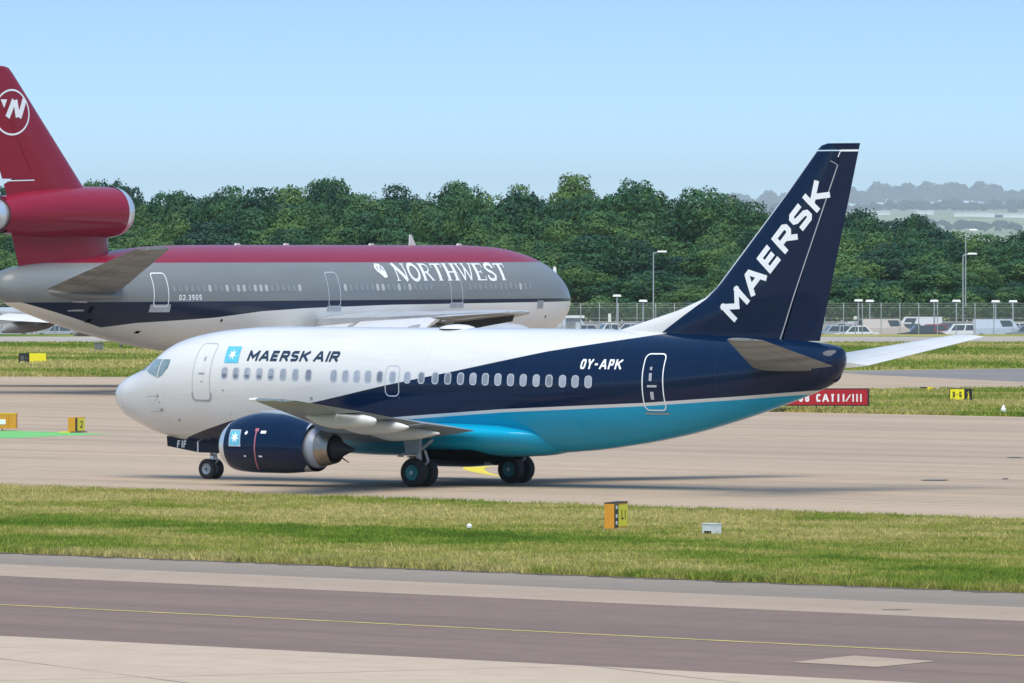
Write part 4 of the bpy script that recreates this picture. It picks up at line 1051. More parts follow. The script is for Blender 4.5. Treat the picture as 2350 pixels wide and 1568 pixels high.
# two box signs seen almost end-on: long face turned to the right, orange end to the left
rz_s = math.radians(72)
x, y = ground(1402, 1219)
s = board('taxiway_sign', 'orange and yellow box sign on the near grass verge', (x + .15, y + .58), rz_s, 1.25, .28, .70, .06,
          [(-.60, -.26, .03, .67, M['sign_black']), (-.24, .58, .05, .65, M['sign_yellow'])], M['sign_orange'], 2, M['concrete'])
for zc in (.17, .36, .60): decal('sign_mark', [([(-.45, zc + .0), (-.45, zc + .10)], .16)], lambda x_, z_, o=0: (x_, -.14 - .018 - o, z_), M['sign_white'], s)
sign_text(s, 'L1', 0.02, .30, .38, .28, .055, M['sign_black'], .28)
MB().box((0, -.005, .775), (1.26, .30, .03)).build('top_edge', [M['sign_black']], s, smooth=False)
x, y = ground(167, 994)
s = board('taxiway_sign', 'orange and yellow box sign on the green painted surface', (x + .12, y + .58), rz_s, 1.15, .33, .60, .06,
          [(-.56, -.34, .02, .58, M['sign_black']), (-.32, .54, .03, .57, M['sign_yellow'])], M['sign_orange'], 2, M['stain'])
sign_text(s, '2', .0, .2, .3, .3, .06, M['sign_black'], .33)
MB().box((-.2, .3, .03), (.9, .5, .05)).build('base_plate', [M['yellow_bright']], s, smooth=False)
# long sign seen from behind at the left edge of the picture
x, y = ground(8, 989)
s = board('taxiway_sign', 'yellow backed long sign at the left edge of the picture', (x - .05, y), math.radians(-8), 1.25, .34, .62, .10, [(-.20, .18, .18, .40, M['sign_white'])], M['sign_orange'], 1)
MB().box((.28, -.19, .41), (.06, .04, .60)).build('rear_rib', [M['sign_orange']], s, smooth=False)
MB().box((0, 0, .745), (1.27, .36, .05)).build('top_edge', [flat('sign yellow casing', (.70, .42, .02), .5)], s, smooth=False)
# sign on the far island
x, y = ground(2205, 922)
s = board('taxiway_sign', 'yellow and black location sign on the right hand grass island', (x, y), 0, 1.16, .25, .62, .05, [(-.55, .17, .03, .59, M['sign_yellow']), (.19, .55, .03, .59, M['sign_black'])], M['sign_black'])
sign_text(s, 'D-G', -.42, .22, .46, .30, .06, flat('sign legend olive', (.10, .09, .01), .6), .25, .3)
sign_text(s, '1', .32, .16, .12, .36, .08, M['sign_yellow'], .25)
x, y = ground(75, 834)
s = board('taxiway_sign', 'black and yellow sign on the grass under the red tail', (x, y), 0, 1.92, .25, .64, .05, [(-.93, -.24, .03, .61, M['sign_black']), (-.22, .94, .02, .64, M['sign_yellow'])], M['sign_black'])
sign_text(s, 'D-', -.8, .22, .42, .30, .06, M['grey_plastic'], .25)
# red mandatory sign partly hidden by the near airliner's tail
xl, y = ground(1752, 946); xr, _ = ground(1995, 946); Wr = xr - xl
s = board('holding_point_sign', 'long red sign with white lettering below the navy tail', ((xl + xr) / 2, y), 0, Wr, .22, .84, .30, [(-Wr / 2 + .05, Wr / 2 - .09, .05, .79, M['sign_red'])], M['sign_black'], 5)
sx = lambda u: (u - 1175) / FPX * y - (xl + xr) / 2
sign_text(s, 'CAT', sx(1873), .50, sx(1916) - sx(1873), .37, .085, M['sign_white'], .22, .25)
sign_text(s, 'II', sx(1922), .50, sx(1936) - sx(1922), .37, .08, M['sign_white'], .22, .5)
sign_text(s, '/', sx(1940), .50, sx(1953) - sx(1940), .37, .06, M['sign_white'], .22, .5)
sign_text(s, 'III', sx(1956), .50, sx(1976) - sx(1956), .37, .07, M['sign_white'], .22, .4)
sign_text(s, '26L-08', sx(1775), .50, sx(1857) - sx(1775), .37, .085, M['sign_white'], .22, .3)
# low marker board, white cabinet, lights, small grey box
x, y = ground(2128, 897)
r = tag(empty('marker_board', (x, y, 0)), 'low black and yellow marker lying at the far pavement edge', 'marker')
MB().box((-.2, 0, .11), (.36, .12, .20)).box((-.2, 0, .02), (.3, .2, .03)).build('black_face', [M['sign_black']], r, smooth=False)
MB().box((.18, 0, .11), (.34, .12, .19)).box((.18, 0, .02), (.3, .2, .03)).build('yellow_face', [M['sign_yellow']], r, smooth=False)
x, y = ground(1634, 1229)
r = tag(empty('equipment_cabinet', (x, y + .2, 0), math.radians(47)), 'small white equipment cabinet standing in the near grass verge', 'cabinet')
MB().box((0, 0, .16), (.37, .37, .28)).build('housing', [M['box_white']], r, smooth=False)
MB().box((0, 0, .31), (.40, .40, .025)).build('lid', [M['box_white']], r, smooth=False)
MB().box((-.19, -.02, .075), (.012, .26, .08)).build('vent', [M['cavity_black']], r, smooth=False)
MB().box((0, 0, .015), (.36, .36, .03)).build('plinth', [M['concrete']], r, smooth=False)
def edge_light(u, v, label, h=.22, mat='lamp_white', sc=1.0):
    x, y = ground(u, v)
    r = tag(empty('edge_light', (x, y, 0)), label, 'light')
    MB().tube((0, 0, 0), (0, 0, .10 * sc), .03 * sc, n=10).build('stem', [M['grey_plastic']], r)
    MB().lathe((0, 0, .10 * sc), (0, 0, 1), [(0, .001), (0, .07 * sc), (.06 * sc, .08 * sc), (.10 * sc, .05 * sc), (h * .6 * sc, .03 * sc), (h * .62 * sc, .001)], 14).build('lens', [M[mat]], r)
edge_light(1077, 1220, 'small white edge light in the middle of the near verge', .2)
edge_light(2303, 953, 'small white edge light at the right of the far island', .3, sc=1.7)
edge_light(2345, 893, 'small light behind the right hand island sign', .2, 'grey_plastic')
edge_light(278, 800, 'dark light post in the far left field', .3, 'grey_plastic', 2.0)
x, y = ground(227, 809)
r = tag(empty('equipment_cabinet', (x, y, 0)), 'dark grey cabinet in the far left field under the tail', 'cabinet')
MB().box((0, 0, .45), (.66, .4, .5)).build('housing', [M['grey_plastic']], r, smooth=False)
MB().box((0, 0, .72), (.74, .46, .05)).build('lid', [M['grey_plastic']], r, smooth=False)
for sx_ in (-.24, .24): MB().box((sx_, 0, .10), (.1, .3, .20)).build('leg', [M['line_dark']], r, smooth=False)

# ------------------------------------------------------------------ perimeter: fence, lamps, wall, kiosk, parked cars
M['post'] = flat('galvanised post', (.36, .39, .39), .5, metal=.2)
t = NT('chain link mesh'); t.set(Base_Color=(.20, .23, .24), Roughness=.6)
tr = t.n("ShaderNodeBsdfTransparent"); mx = t.n("ShaderNodeMixShader"); mx.inputs[0].default_value = .20
t.lk(tr.outputs[0], mx.inputs[1]); t.lk(t.b.outputs[0], mx.inputs[2]); t.lk(mx.outputs[0], t.out.inputs[0]); M['mesh'] = t.m
FY = 726.0
fence = tag(empty('perimeter_fence', (0, FY, 0)), 'tall chain link perimeter fence with cranked posts in front of the car park', 'fence')
pm = MB().tube((0, 0, 0), (0, 0, 2.45), .045, n=8).tube((0, 0, 2.45), (0, .10, 2.68), .04, n=8).tube((0, .10, 2.68), (0, .32, 2.88), .035, n=8).mesh('post', [M['post']])
pitch = 43.1 / FPX * FY
i0 = -46
for i in range(i0, 47):
    obj('post', pm, fence, loc=(at(1936, FY) + (i - 18) * pitch, 0, 0))
span = pitch * 3
wm = mesh('mesh_panel', [(0, 0, .05), (span, 0, .05), (span, 0, 2.5), (0, 0, 2.5)], [(0, 1, 2, 3)], M['mesh'], smooth=False)
for k in range(31): obj('mesh_panel', wm, fence, loc=(at(1936, FY) + (i0 - 18) * pitch + k * span, .05, 0))
x0 = at(1936, FY) + (i0 - 18) * pitch; x1 = x0 + 93 * pitch
for z, yy in ((2.5, .05), (1.5, .05), (2.88, .32), (2.70, .12)): MB().tube((x0, yy, z), (x1, yy, z), .014, n=6).build('wire', [M['post']], fence)

def lamp(name, label, u, y, top, arm, head=(.62, .30, .12), base=-1.0, r=.06, group=None):
    e_ = tag(empty(name, (at(u, y), y, base)), label, 'lamp post', group)
    h = top - base
    MB().tube((0, 0, 0), (0, 0, h), r * 1.3, r, 10).build('pole', [M['post']], e_)
    if arm: MB().tube((0, 0, h - .02), (arm, 0, h + .16), r * .7, n=8).build('arm', [M['post']], e_)
    MB().box((arm, 0, h + (.16 if arm else .06)), head, taper=.8).build('lamp_head', [M['lamp_white']], e_, smooth=False)
    MB().box((0, 0, .08), (.35, .35, .16)).build('base_plate', [M['concrete']], e_, smooth=False)
lamp('street_lamp', 'tall lamp post rising in front of the trees left of the navy tail', 1499.5, 770, zat(581, 770), .85, (1.0, .34, .16))
lamp('street_lamp', 'tall lamp post in front of the trees at the far right', 2210, 770, zat(586, 770), .90, (1.0, .34, .16))
lamp('street_lamp', 'tallest lamp head showing against the dark trees at far right', 2216, 795, zat(531, 795), .75, (.9, .34, .16), base=-.6)
lamp('street_lamp', 'slim lamp post beside the nose of the far airliner', 1273, 765, zat(622, 765), 0, (.34, .34, .7))
lo = [(1416, 678, 'higher of the two low lamps left of the white dorsal fin'), (1476, 690, 'low lamp beside the tall lamp post left of the navy tail'), (1970, 689, 'first low lamp right of the navy tail'), (1996, 690, 'second low lamp right of the navy tail'),
      (2144, 690, 'low lamp above the dark car in the car park'), (2195, 690, 'low lamp in front of the white estate car'), (2285, 691, 'low lamp above the pale box van'), (2325, 691, 'low lamp nearest the right edge of the picture')]
for u, v, lb in lo: lamp('bollard_lamp', lb, u, 758, zat(v + 2, 758), 0, (.85, .4, .20), r=.07, group='low lamps in the car park')
# signs or cameras on posts
e_ = tag(empty('camera_post', (at(1963, 735), 735, 0)), 'short post with pale box just right of the navy tail', 'post')
MB().tube((0, 0, -.4), (0, 0, 1.35), .05, n=8).build('pole', [M['post']], e_); MB().box((0, 0, 1.45), (.3, .25, .28)).build('box', [M['lamp_white']], e_, smooth=False)
e_ = tag(empty('camera_post', (at(1399, 735), 735, 0)), 'short post with pale sign by the kiosk left of the dorsal fin', 'post')
MB().tube((0, 0, -.4), (0, 0, 1.2), .05, n=8).build('pole', [M['post']], e_); MB().box((0, 0, 1.45), (.28, .15, .8)).build('box', [M['lamp_white']], e_, smooth=False)

# low wall behind the car park, built of separate precast panels
wy = 787.0
wall = tag(empty('boundary_wall', (0, wy, -.9)), 'low pale concrete wall behind the parked cars', 'wall')
pm = MB().box((0, 0, .78), (2.96, .14, 1.50)).box((0, -.02, 1.50), (2.96, .22, .10)).mesh('wall_panel', [M['concrete']], smooth=False)
pp = MB().box((0, 0, .85), (.16, .26, 1.70)).mesh('wall_post', [M['concrete']], smooth=False)
for k in range(-26, 27):
    obj('wall_panel', pm, wall, loc=(k * 3.15, 0, 0)); obj('wall_post', pp, wall, loc=(k * 3.15 + 1.575, 0, 0))

# kiosk by the nose of the far airliner
x = at(1316, 752)
kx = tag(empty('gatehouse', (x, 752, -1.0)), 'small grey gatehouse with flat white roof beside the far airliner nose', 'building')
MB().box((0, 0, 1.15), (1.5, 1.6, 2.3)).build('wall', [flat('grey cladding', (.30, .32, .34), .6)], kx, smooth=False)
MB().box((0, 0, 2.42), (2.1, 2.2, .22)).build('roof', [M['lamp_white']], kx, smooth=False)
MB().box((-.3, -.81, 1.5), (.6, .03, .7)).build('window', [M['big_pane']], kx, smooth=False)
MB().box((.45, -.81, 1.0), (.5, .03, 1.8)).build('door', [M['box_white']], kx, smooth=False)
x = at(1365, 748)
kx = tag(empty('storage_container', (x, 748, -1.0)), 'pale grey low container between the gatehouse and the dorsal fin', 'container')
MB().box((0, 0, .62), (3.6, 1.7, 1.2)).build('body', [flat('pale grey steel', (.42, .45, .48), .5)], kx, smooth=False)
for k in range(-5, 6): MB().box((k * .33, -.86, .62), (.10, .04, 1.1)).build('rib', [M['print_grey']], kx, smooth=False)
MB().box((0, 0, 1.25), (3.7, 1.8, .06)).build('roof', [M['lamp_white']], kx, smooth=False)

M['glass'] = flat('car glass', (.03, .04, .045), .08, coat=1.0)
M['head'] = flat('headlamp glass', (.7, .7, .7), .2, coat=1.0); M['tail'] = flat('tail lamp red', (.35, .01, .01), .3, coat=.8)
def carpaint(c): return flat('car paint', c, .3, coat=.8, var=.03)
def car(label, u, y, rz, color, kind='hatch', name='car'):
    L, H, W = dict(hatch=(4.1, 1.45, 1.7), saloon=(4.5, 1.42, 1.75), estate=(4.6, 1.55, 1.78), van=(5.0, 2.0, 1.9), pickup=(4.9, 1.6, 1.8))[kind]
    r = tag(empty(name, (at(u, y), y, -.785), rz), label, 'car' if kind != 'van' else 'van', 'cars parked beyond the fence')
    g = .2; b = H * .56; h = L / 2; wr = .31
    def arch(cx): return [(cx + (wr + .05) * math.cos(math.pi * k / 6), .31 + (wr + .05) * math.sin(math.pi * k / 6)) for k in range(0, 7)]
    fx, rx = -h + .80, h - .78
    low = [(-h, .34), (-h + .04, g)] 
    lower = [(fx - wr - .05, g)] + list(reversed(arch(fx))) + [(fx + wr + .05, g), (rx - wr - .05, g)] + list(reversed(arch(rx))) + [(rx + wr + .05, g), (h - .05, g), (h, .4), (h - .02, b * .85), (h - .10, b)]
    nose = {'van': [(-h + .75, b * 1.12), (-h + .1, b * .82), (-h, .5)], 'pickup': [(-h + 1.35, b), (-h + .12, b * .88), (-h, .5)]}.get(kind, [(-h + 1.15, b), (-h + .35, b * .90), (-h + .05, b * .72), (-h, .5)])
    poly = [(-h + .02, .3), (-h + .08, g)] + lower + nose
    m = MB(); m.prism(poly, -W / 2, W / 2); body = m.build('body', [color], r, sharp=30)
    gh = {'hatch': [(-h + 1.1, b - .02), (-h + 1.75, H), (h - .55, H), (h - .12, b - .02)], 'saloon': [(-h + 1.2, b - .02), (-h + 1.9, H), (h - 1.35, H), (h - .65, b - .02)],
          'estate': [(-h + 1.15, b - .02), (-h + 1.8, H), (h - .35, H), (h - .08, b - .02)], 'van': [(-h + .70, b * 1.08), (-h + 1.25, H), (h - .06, H), (h - .04, b - .02)], 'pickup': [(-h + 1.3, b - .02), (-h + 1.9, H), (-h + 3.0, H), (-h + 3.2, b - .02)]}[kind]
    v = []; k = len(gh); tw = W * .40
    for yy in (-1, 1):
        for (x_, z_) in gh: v.append((x_, yy * (W / 2 - .02 if z_ < H * .9 else tw), z_))
    f = [tuple(range(k)), tuple(range(2 * k - 1, k - 1, -1))] + [((i + 1) % k, i, k + i, k + (i + 1) % k) for i in range(k)]
    obj('cabin', mesh('cabin', v, f, color, smooth=False), r)
    def inset(p, q, s_, t_): return tuple(a_ + (b_ - a_) * s_ for a_, b_ in zip(p, q))
    A_, B_, C_, D_ = gh
    for yy in (-1, 1):
        off = lambda p: (p[0], yy * ((W / 2 - .02) + (tw - (W / 2 - .02)) * (p[1] - b) / (H - b) + .012), p[1])
        cx = (A_[0] + B_[0] + C_[0] + D_[0]) / 4
        def lerp(s_, t_):
            lo_ = (A_[0] + (D_[0] - A_[0]) * s_, A_[1] + (D_[1] - A_[1]) * s_); hi_ = (B_[0] + (C_[0] - B_[0]) * s_, H); return (lo_[0] + (hi_[0] - lo_[0]) * t_, lo_[1] + (hi_[1] - lo_[1]) * t_)
        spans = ((.07, .45), (.49, .93)) if kind != 'van' else ((.07, .34),)
        for s0, s1_ in spans:
            q = [off(lerp(s0, .12)), off(lerp(s1_, .12)), off(lerp(s1_, .86)), off(lerp(s0, .86))]
            obj('side_window', mesh('side_window', q, [(0, 1, 2, 3)], M['glass'], smooth=False), r)
    for (p, q, nm) in ((A_, B_, 'windscreen'), (D_, C_, 'rear_window')):
        dx = -.012 if p is A_ else .012; z_ = [p[1] + (q[1] - p[1]) * s_ for s_ in (.12, .88)]; x_ = [p[0] + (q[0] - p[0]) * s_ + dx for s_ in (.12, .88)]
        obj(nm, mesh(nm, [(x_[0], -W * .42, z_[0]), (x_[0], W * .42, z_[0]), (x_[1], tw * .88, z_[1]), (x_[1], -tw * .88, z_[1])], [(0, 1, 2, 3)], M['glass'], smooth=False), r)
    for cx in (fx, rx):
        for yy in (-1, 1):
            w_ = MB(); w_.lathe((cx, yy * (W / 2 - .10), .31), (0, 1, 0), [(-.1, .001), (-.1, .19), (-.1, .27), (-.05, .31), (.05, .31), (.1, .27), (.1, .19), (.09, .001)], 18, 0, [1, 0, 0, 0, 0, 0, 1])
            w_.build('wheel', [M['tyre'], M['rim_grey']], r)
    for yy in (-1, 1):
        MB().box((-h + .05, yy * W * .36, b * .72), (.10, .3, .14)).build('headlight', [M['head']], r, smooth=False)
        MB().box((h - .03, yy * W * .40, b * .85), (.08, .2, .22)).build('tail_light', [M['tail']], r, smooth=False)
    return r
PI = math.pi
car('silver hatchback closest to the navy tail in the car park', 1912, 746, .2, carpaint((.35, .38, .40)))
car('white saloon car right of the navy tail in the car park', 1963, 744, .05, carpaint((.75, .76, .76)), 'saloon')
car('cream van parked behind the fence right of the tail', 2032, 750, PI + .15, carpaint((.62, .54, .46)), 'van')
car('dark blue saloon car in front of the red car', 2108, 744, .1, carpaint((.015, .025, .035)), 'saloon')
car('red hatchback behind the dark blue saloon', 2132, 756, .1, carpaint((.30, .012, .02)))
car('white estate car above the right stabilizer tip', 2200, 748, .05, carpaint((.80, .80, .80)), 'estate')
car('pale blue van toward the right edge of the picture', 2292, 748, PI, carpaint((.50, .58, .66)), 'van')
car('dark green hatchback between the cream van and red car', 2075, 760, .0, carpaint((.05, .08, .07)))
car('grey saloon car at the right edge of the picture', 2352, 746, .1, carpaint((.22, .24, .27)), 'saloon')
car('white pickup at the left behind the dorsal fin', 1400, 750, .3, carpaint((.72, .73, .74)), 'pickup')
car('pale pink saloon in the second row behind the white saloon', 1950, 764, .05, carpaint((.50, .42, .42)), 'saloon')
car('pale hatchback in the second row behind the estate car', 2240, 764, .05, carpaint((.52, .50, .48)))
car('silver saloon parked left of the white pickup', 1340, 756, .1, carpaint((.40, .42, .45)), 'saloon')
EXTRA = [(1930, 772, 'hatch', (.45, .46, .48), 'grey hatchback in the back row nearest the navy tail'), (1990, 774, 'estate', (.6, .6, .6), 'white estate in the back row behind the cream van'), (2060, 776, 'saloon', (.38, .33, .32), 'brown grey saloon in the back row behind the cream van'),
         (2105, 775, 'van', (.66, .66, .66), 'white van in the back row behind the red hatchback'), (2165, 768, 'hatch', (.08, .09, .12), 'dark hatchback between the red car and the white estate'), (2265, 775, 'estate', (.55, .5, .48), 'beige estate in the back row left of the pale blue van'), (2325, 772, 'hatch', (.62, .62, .6), 'pale hatchback in the back row near the right edge'), (1300, 772, 'van', (.5, .52, .54), 'grey van in the back row beside the gatehouse'), (1440, 770, 'saloon', (.55, .56, .58), 'silver saloon in the back row near the dorsal fin')]
for u_, y_, k_, c_, lb_ in EXTRA: car(lb_, u_, y_, random.choice([0, PI]) + random.uniform(-.1, .1), carpaint(c_), k_)
for k_, (u_, lb_) in enumerate([(20, 'grey saloon far left behind the wing of the far airliner'), (130, 'silver saloon far left between the wing and the red tail')]):
    car(lb_, u_, 752, .1 * k_, carpaint((.38, .40, .42)), 'saloon')

# ------------------------------------------------------------------ trees
def leaf_mat(name, dark, mid, lite):
    t = NT(name)
    oi = t.n("ShaderNodeObjectInfo")
    n1 = t.noise(.42, 3, .5); n2 = t.noise(2.2, 4, .6)
    f = t.math('ADD', t.math('MULTIPLY', n1, .82), t.math('MULTIPLY', n2, .18))
    f = t.math('ADD', f, t.math('MULTIPLY', t.math('SUBTRACT', oi.outputs["Random"], .5), .34))
    c = t.ramp(f, [(.34, dark), (.5, mid), (.66, lite)])
    t.set(Base_Color=c, Roughness=.55, Specular_IOR_Level=.25)
    tr = t.n("ShaderNodeBsdfTranslucent"); t.lk(c, tr.inputs[0])
    mx = t.n("ShaderNodeMixShader"); mx.inputs[0].default_value = .16; t.lk(t.b.outputs[0], mx.inputs[1]); t.lk(tr.outputs[0], mx.inputs[2]); t.lk(mx.outputs[0], t.out.inputs[0])
    return t.m
M['leaf'] = leaf_mat('broadleaf foliage', (.014, .058, .031), (.034, .108, .036), (.092, .176, .042))
M['leaf_far'] = leaf_mat('distant foliage', (.022, .055, .018), (.04, .09, .025), (.075, .12, .03))
M['bark'] = flat('bark', (.07, .055, .04), .9, var=.2, scale=4, bump=.5)

def crown_np(rng, lobes, leaves, size, rad=(3.1, 3.1, 3.6), c0=6.0):
    """leaf quads spread over overlapping lobes; tree is 10 m tall before scaling"""
    C_ = rng.normal(0, 1, (lobes, 3)); C_ /= np.linalg.norm(C_, axis=1)[:, None]
    C_[:, 2] = np.abs(C_[:, 2]) * .95 - .25; C_ *= (rng.uniform(.45, .85, lobes))[:, None]; C_ *= np.array(rad)
    R_ = rng.uniform(.95, 1.9, lobes); C_[0] = (0, 0, rad[2] * .5); C_[1] = (0, 0, -rad[2] * .1); R_[1] = 2.2
    k = rng.choice(lobes, leaves, p=R_ ** 2 / (R_ ** 2).sum())
    d = rng.normal(0, 1, (leaves, 3)); d[:, 2] = d[:, 2] * .9 + .22; d /= np.linalg.norm(d, axis=1)[:, None]
    bump = 1 + .16 * np.sin(d[:, 0] * 7 + k) * np.sin(d[:, 1] * 6 + 2 * k) + .10 * np.sin(d[:, 2] * 11 + k)
    p = C_[k] + d * (R_[k] * bump * rng.uniform(.62, 1.04, leaves) ** .45)[:, None]
    p[:, 2] += c0
    n_ = d + rng.normal(0, .36, (leaves, 3)); n_ /= np.linalg.norm(n_, axis=1)[:, None]
    u = np.cross(n_, rng.normal(0, 1, (leaves, 3))); u /= np.linalg.norm(u, axis=1)[:, None]; w = np.cross(n_, u)
    s_ = size * rng.uniform(.6, 1.4, leaves)[:, None]
    Q = np.stack([p - u * s_ * .5, p + w * s_ * .38, p + u * s_ * .5, p - w * s_ * .38], 1)
    zt = Q[:, :, 2].max(); Q[:, :, 2] *= 10.0 / zt
    return Q
def trunk_mesh(rng):
    m = MB(); m.tube((0, 0, -.3), (.05, .05, 2.2), .30, .22, 10).tube((.05, .05, 2.2), (.0, .1, 6.5), .22, .08, 8)
    for k in range(5):
        a_ = k * 1.3 + rng.uniform(0, .6); z0 = 2.0 + k * .55
        m.tube((.03, .05, z0), (1.6 * math.cos(a_), 1.6 * math.sin(a_), z0 + 2.0), .11, .04, 7)
        m.tube((1.6 * math.cos(a_), 1.6 * math.sin(a_), z0 + 2.0), (2.3 * math.cos(a_ + .3), 2.3 * math.sin(a_ + .3), z0 + 3.1), .04, .02, 6)
    return m.mesh('trunk', [M['bark']])
VAR = []
for k in range(9):
    rng = np.random.default_rng(100 + k)
    rad = [(3.0, 3.0, 3.6), (3.3, 3.3, 3.2), (2.6, 2.6, 3.9), (3.2, 3.2, 3.0), (2.9, 2.9, 3.8), (3.4, 3.4, 3.4), (2.7, 2.7, 3.5), (3.1, 3.1, 3.3), (3.0, 3.0, 3.9)][k]
    VAR.append((quads_np('crown', crown_np(rng, [11, 13, 10, 14, 12, 15, 11, 13, 12][k], 15000, .21, rad, 5.7), M['leaf']), trunk_mesh(rng)))
BUSH = []
for k in range(3):
    rng = np.random.default_rng(300 + k)
    Q = crown_np(rng, 16, 3000, .5, (3.6, 3.0, 3.6), 4.6); BUSH.append(quads_np('foliage', Q, M['leaf']))
ZONES = [(-30, 'beyond the left edge of the picture'), (140, 'at the far left behind the red fin'), (330, 'behind the red tail engine'), (520, 'above the rear door of the far airliner'), (700, 'above the middle of the far airliner'), (880, 'left of the far airliner lettering'), (1060, 'behind the far airliner lettering'), (1260, 'above the nose of the far airliner'),
         (1420, 'right of the far airliner nose'), (1560, 'behind the tall left lamp post'), (1760, 'left of the navy tail fin'), (1960, 'behind the navy tail fin'), (2080, 'just right of the navy tail fin'), (2200, 'left of the tall right lamp posts'), (2360, 'at the right edge of the picture'), (9999, 'beyond the right edge of the picture')]
def zone(u): return next(n_ for e_, n_ in ZONES if u < e_)
def tree(label, u, vtop, width_px, y, k, group=None, rz=None, name='broadleaf_tree'):
    zt = zat(vtop, y) + .6; H = zt; wm = width_px / FPX * y
    r = tag(empty(name, (at(u, y), y, -.6), rz if rz is not None else random.uniform(0, 6.28)), label, 'tree', group)
    r.scale = (wm / 6.6, wm / 6.6, H / 10.0)
    cr, tk_ = VAR[k % len(VAR)]
    obj('trunk', tk_, r); obj('crown', cr, r)
    return r
# skyline trees that can be picked out, left to right
SKY = [(215, 410, 110, 'rounded tree showing just above the tail engine intake'), (300, 409, 130, 'broad tree right of the tail engine on the skyline'), (385, 425, 120, None), (455, 436, 100, None), (530, 424, 120, 'low domed tree on the skyline left of centre'), (610, 426, 110, None),
       (665, 410, 110, None), (750, 402, 140, 'highest broad tree above the red roof stripe of the far airliner'), (830, 428, 100, None), (910, 419, 110, 'rounded tree over the forward part of the far airliner'), (970, 428, 90, None), (1045, 410, 100, 'pointed bushy tree above the far airliner lettering'), (1110, 425, 110, None),
       (1190, 420, 100, 'small rounded tree left of the dark domed skyline tree'), (1245, 442, 80, None), (1320, 394, 130, 'dark domed tree standing highest on the skyline at mid picture'), (1400, 440, 110, None), (1490, 407, 190, 'wide dark tree on the skyline with ragged top right of centre'),
       (1570, 450, 90, None), (1660, 425, 165, 'isolated round dark oak on the skyline left of the navy tail'), (1755, 472, 80, None), (1800, 462, 80, None), (1870, 465, 110, None), (1970, 476, 130, 'tallest tree just right of the navy tail'), (2060, 488, 130, None), (2110, 486, 90, 'dark leafy tree between the tail and the far hills'), (2190, 515, 130, None), (2260, 522, 120, None), (2320, 528, 110, 'last skyline tree at the right edge of the picture'), (2390, 530, 120, None)]
TG = 'trees of the wooded belt behind the car park'
for i, (u, v, w, lb) in enumerate(SKY):
    tree(lb or 'back row broadleaf tree of the wood ' + zone(u), u, v + (0 if lb else 12), w * (1.35 if lb else 1.75), 872 + random.uniform(-6, 14), i, TG)
for u in list(range(-700, 200, 90)) + list(range(2450, 3050, 90)): tree('back row broadleaf tree of the wood ' + zone(u), u, 425 + random.uniform(-8, 10), 120, 875, u // 10 + 4, TG)
def sky_v(u): return float(np.interp(u, [p[0] for p in SKY], [p[1] for p in SKY]))
rows = [(858, 95, 38, 'second row'), (842, 100, 85, 'middle row'), (828, 105, 135, 'lower row'), (816, 105, 180, 'front row')]
for j, (y, stp, dv, nm) in enumerate(rows):
    u = -700 + j * 31
    while u < 3050:
        top = sky_v(u) + dv * (1.0 if u < 1850 else .72) + random.uniform(-38, 38)
        top = min(top, 655)
        tree(nm + ' broadleaf tree of the wood ' + zone(u), u, top, stp * random.uniform(1.5, 2.3), y + random.uniform(-4, 4), random.randrange(9), TG)
        u += stp * random.uniform(.72, 1.05)
u = -650
while u < 3000:
    y = random.uniform(800, 808); H = zat(random.uniform(640, 690), y) + .6; w = random.uniform(70, 120) / FPX * y
    r = tag(empty('shrub', (at(u, y), y, -.6), random.uniform(0, 6.28)), 'leafy shrub at the foot of the wood ' + zone(u), 'shrub', 'shrubs at the foot of the trees')
    r.scale = (w / 7.2, w / 7.2, H / 10); obj('foliage', random.choice(BUSH), r)
    u += random.uniform(55, 90)
# clipped hedge in front of the trees
rng = np.random.default_rng(5); n = 34000
p = np.c_[rng.uniform(-85, 85, n), rng.normal(792, .7, n), rng.uniform(-.6, 2.1, n) + rng.normal(0, .12, n)]
d = rng.normal(0, 1, (n, 3)); d[:, 1] -= .8; d[:, 2] += .4; d /= np.linalg.norm(d, axis=1)[:, None]; u_ = np.cross(d, rng.normal(0, 1, (n, 3))); u_ /= np.linalg.norm(u_, axis=1)[:, None]; w_ = np.cross(d, u_); s_ = .32 * rng.uniform(.6, 1.3, n)[:, None]
M['hedge'] = leaf_mat('hedge foliage', (.018, .045, .016), (.03, .07, .02), (.05, .10, .028))
tag(obj('hedge', quads_np('hedge', np.stack([p - u_ * s_ * .5, p + w_ * s_ * .38, p + u_ * s_ * .5, p - w_ * s_ * .38], 1), M['hedge'])), 'long dark hedge running behind the low concrete wall', 'hedge')

# ------------------------------------------------------------------ far hills with fields and woods
t = NT('far fields')
n1 = t.noise(.006, 4, .5, stretch=(.6, 1.6, 1)); c = t.ramp(n1, [(.40, (.10, .16, .05)), (.5, (.22, .27, .09)), (.6, (.34, .33, .15))]); t.set(Base_Color=c, Roughness=.9); M['fields'] = t.m
def hill(x, y):
    # rises to a ridge on the right of the picture
    px = x / y * FPX + 1175
    e_ = 1 / (1 + math.exp(-(px - 1650) / 160.0))
    ridge = np.interp(y, [1200, 11000, 18000, 25500, 36000, 46000], [0, 8, 45, 130, 226, 205])
    return -.8 + ridge * (.35 + .65 * e_) * (1 + .10 * math.sin(x * .0018) + .06 * math.sin(x * .004 + y * .0007))
HX = np.linspace(-6700, 8000, 111); HY = np.linspace(1200, 46000, 81)
V = [(x, y, hill(x, y)) for y in HY for x in HX]; n = len(HX)
tag(obj('hills', mesh('hills', V, [(j * n + i, j * n + i + 1, (j + 1) * n + i + 1, (j + 1) * n + i) for j in range(len(HY) - 1) for i in range(n - 1)], M['fields'])), kind='structure')
base = [crown_np(np.random.default_rng(500 + k), 14, 420, 1.35, (3.4, 3.4, 3.4), 5.4) for k in range(4)]
rng = np.random.default_rng(9); parts = []
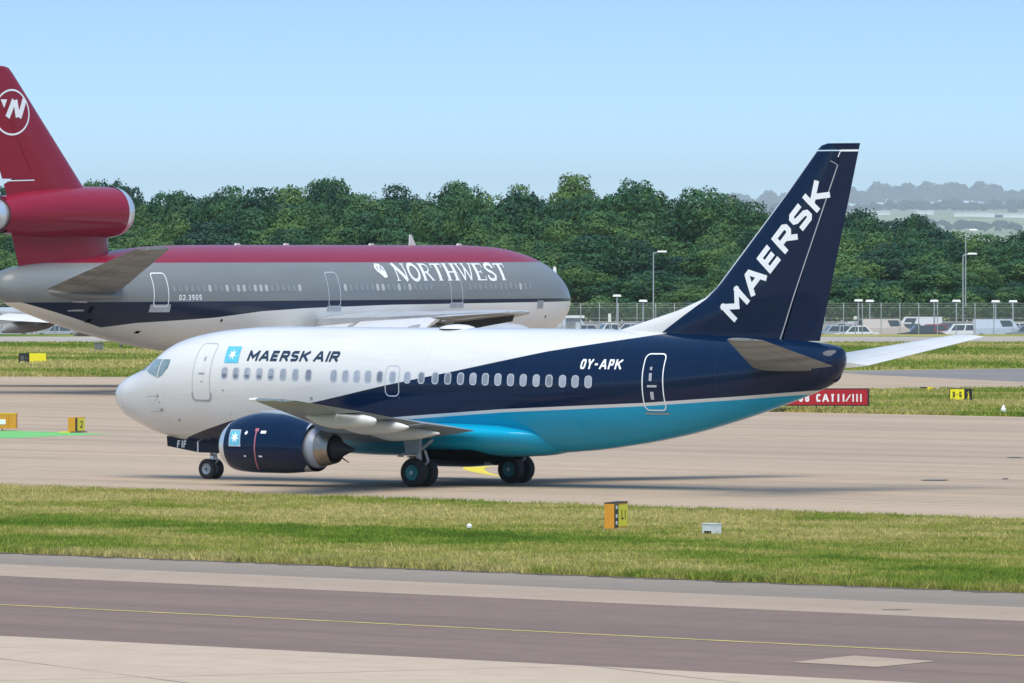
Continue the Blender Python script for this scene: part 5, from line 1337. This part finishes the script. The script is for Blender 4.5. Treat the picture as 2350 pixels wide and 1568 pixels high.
def wood(n, u0, u1, y0, y1, h0, h1):
    for _ in range(n):
        u = rng.uniform(u0, u1); y = rng.uniform(y0, y1); x = at(u, y); h = rng.uniform(h0, h1); w = h * rng.uniform(.75, 1.25)
        Q = base[rng.integers(4)].copy(); Q[:, :, 0] *= w / 7; Q[:, :, 1] *= w / 7; Q[:, :, 2] *= h / 10
        Q += np.array([x, y, hill(x, y) - .5]); parts.append(Q)
wood(240, 1600, 2420, 34500, 36500, 36, 76)
wood(24, 1600, 2420, 34500, 36000, 85, 112)
wood(100, 1600, 2420, 25000, 27000, 26, 48)
wood(60, 1800, 2420, 17500, 19500, 16, 30)
tag(obj('distant_wood', quads_np('distant_wood', np.concatenate(parts), M['leaf_far'])), 'hazy woods along the far ridge', 'wood', kind='stuff')
for u, y, W_, lb in [(1985, 23400, 150, 'pale long building on the hazy hillside nearest the navy tail'), (2122, 24300, 54, 'tiny pale house in the middle of the hazy hillside'), (2245, 22500, 140, 'pale long building on the hazy hillside above the lamp post'), (2330, 22500, 120, 'pale long building on the hazy hillside at the right edge'), (1760, 22500, 72, 'pale building on the hills just left of the navy tail')]:
    x = at(u, y); z = hill(x, y)
    r = tag(empty('farm_building', (x, y, z)), lb, 'building', 'pale buildings on the far hills')
    MB().box((0, 0, 2.0), (W_, 30, 11.0)).build('wall', [M['lamp_white']], r, smooth=False)
    MB().prism([(-W_ / 2 - .5, 8.0), (W_ / 2 + .5, 8.0), (W_ / 2, 12.0), (-W_ / 2, 12.0)], -15.5, 15.5).build('roof', [M['box_white']], r, smooth=False)

# ------------------------------------------------------------------ haze in the air
hz = MB().box((0, 23700, 223.6), (99000, 48000, 452)).mesh('haze', [], smooth=False)
hm = bpy.data.materials.new('summer haze'); hm.use_nodes = True; nt = hm.node_tree
nt.nodes.remove(nt.nodes["Principled BSDF"])
pv = nt.nodes.new("ShaderNodeVolumePrincipled"); pv.inputs["Color"].default_value = (.88, .97, 1.0, 1); pv.inputs["Density"].default_value = .000035; pv.inputs["Anisotropy"].default_value = 0.0
nt.links.new(pv.outputs[0], nt.nodes["Material Output"].inputs["Volume"])
hz.materials.append(hm)
tag(obj('haze', hz), 'thin summer haze in the air over the airfield', 'haze', kind='stuff')
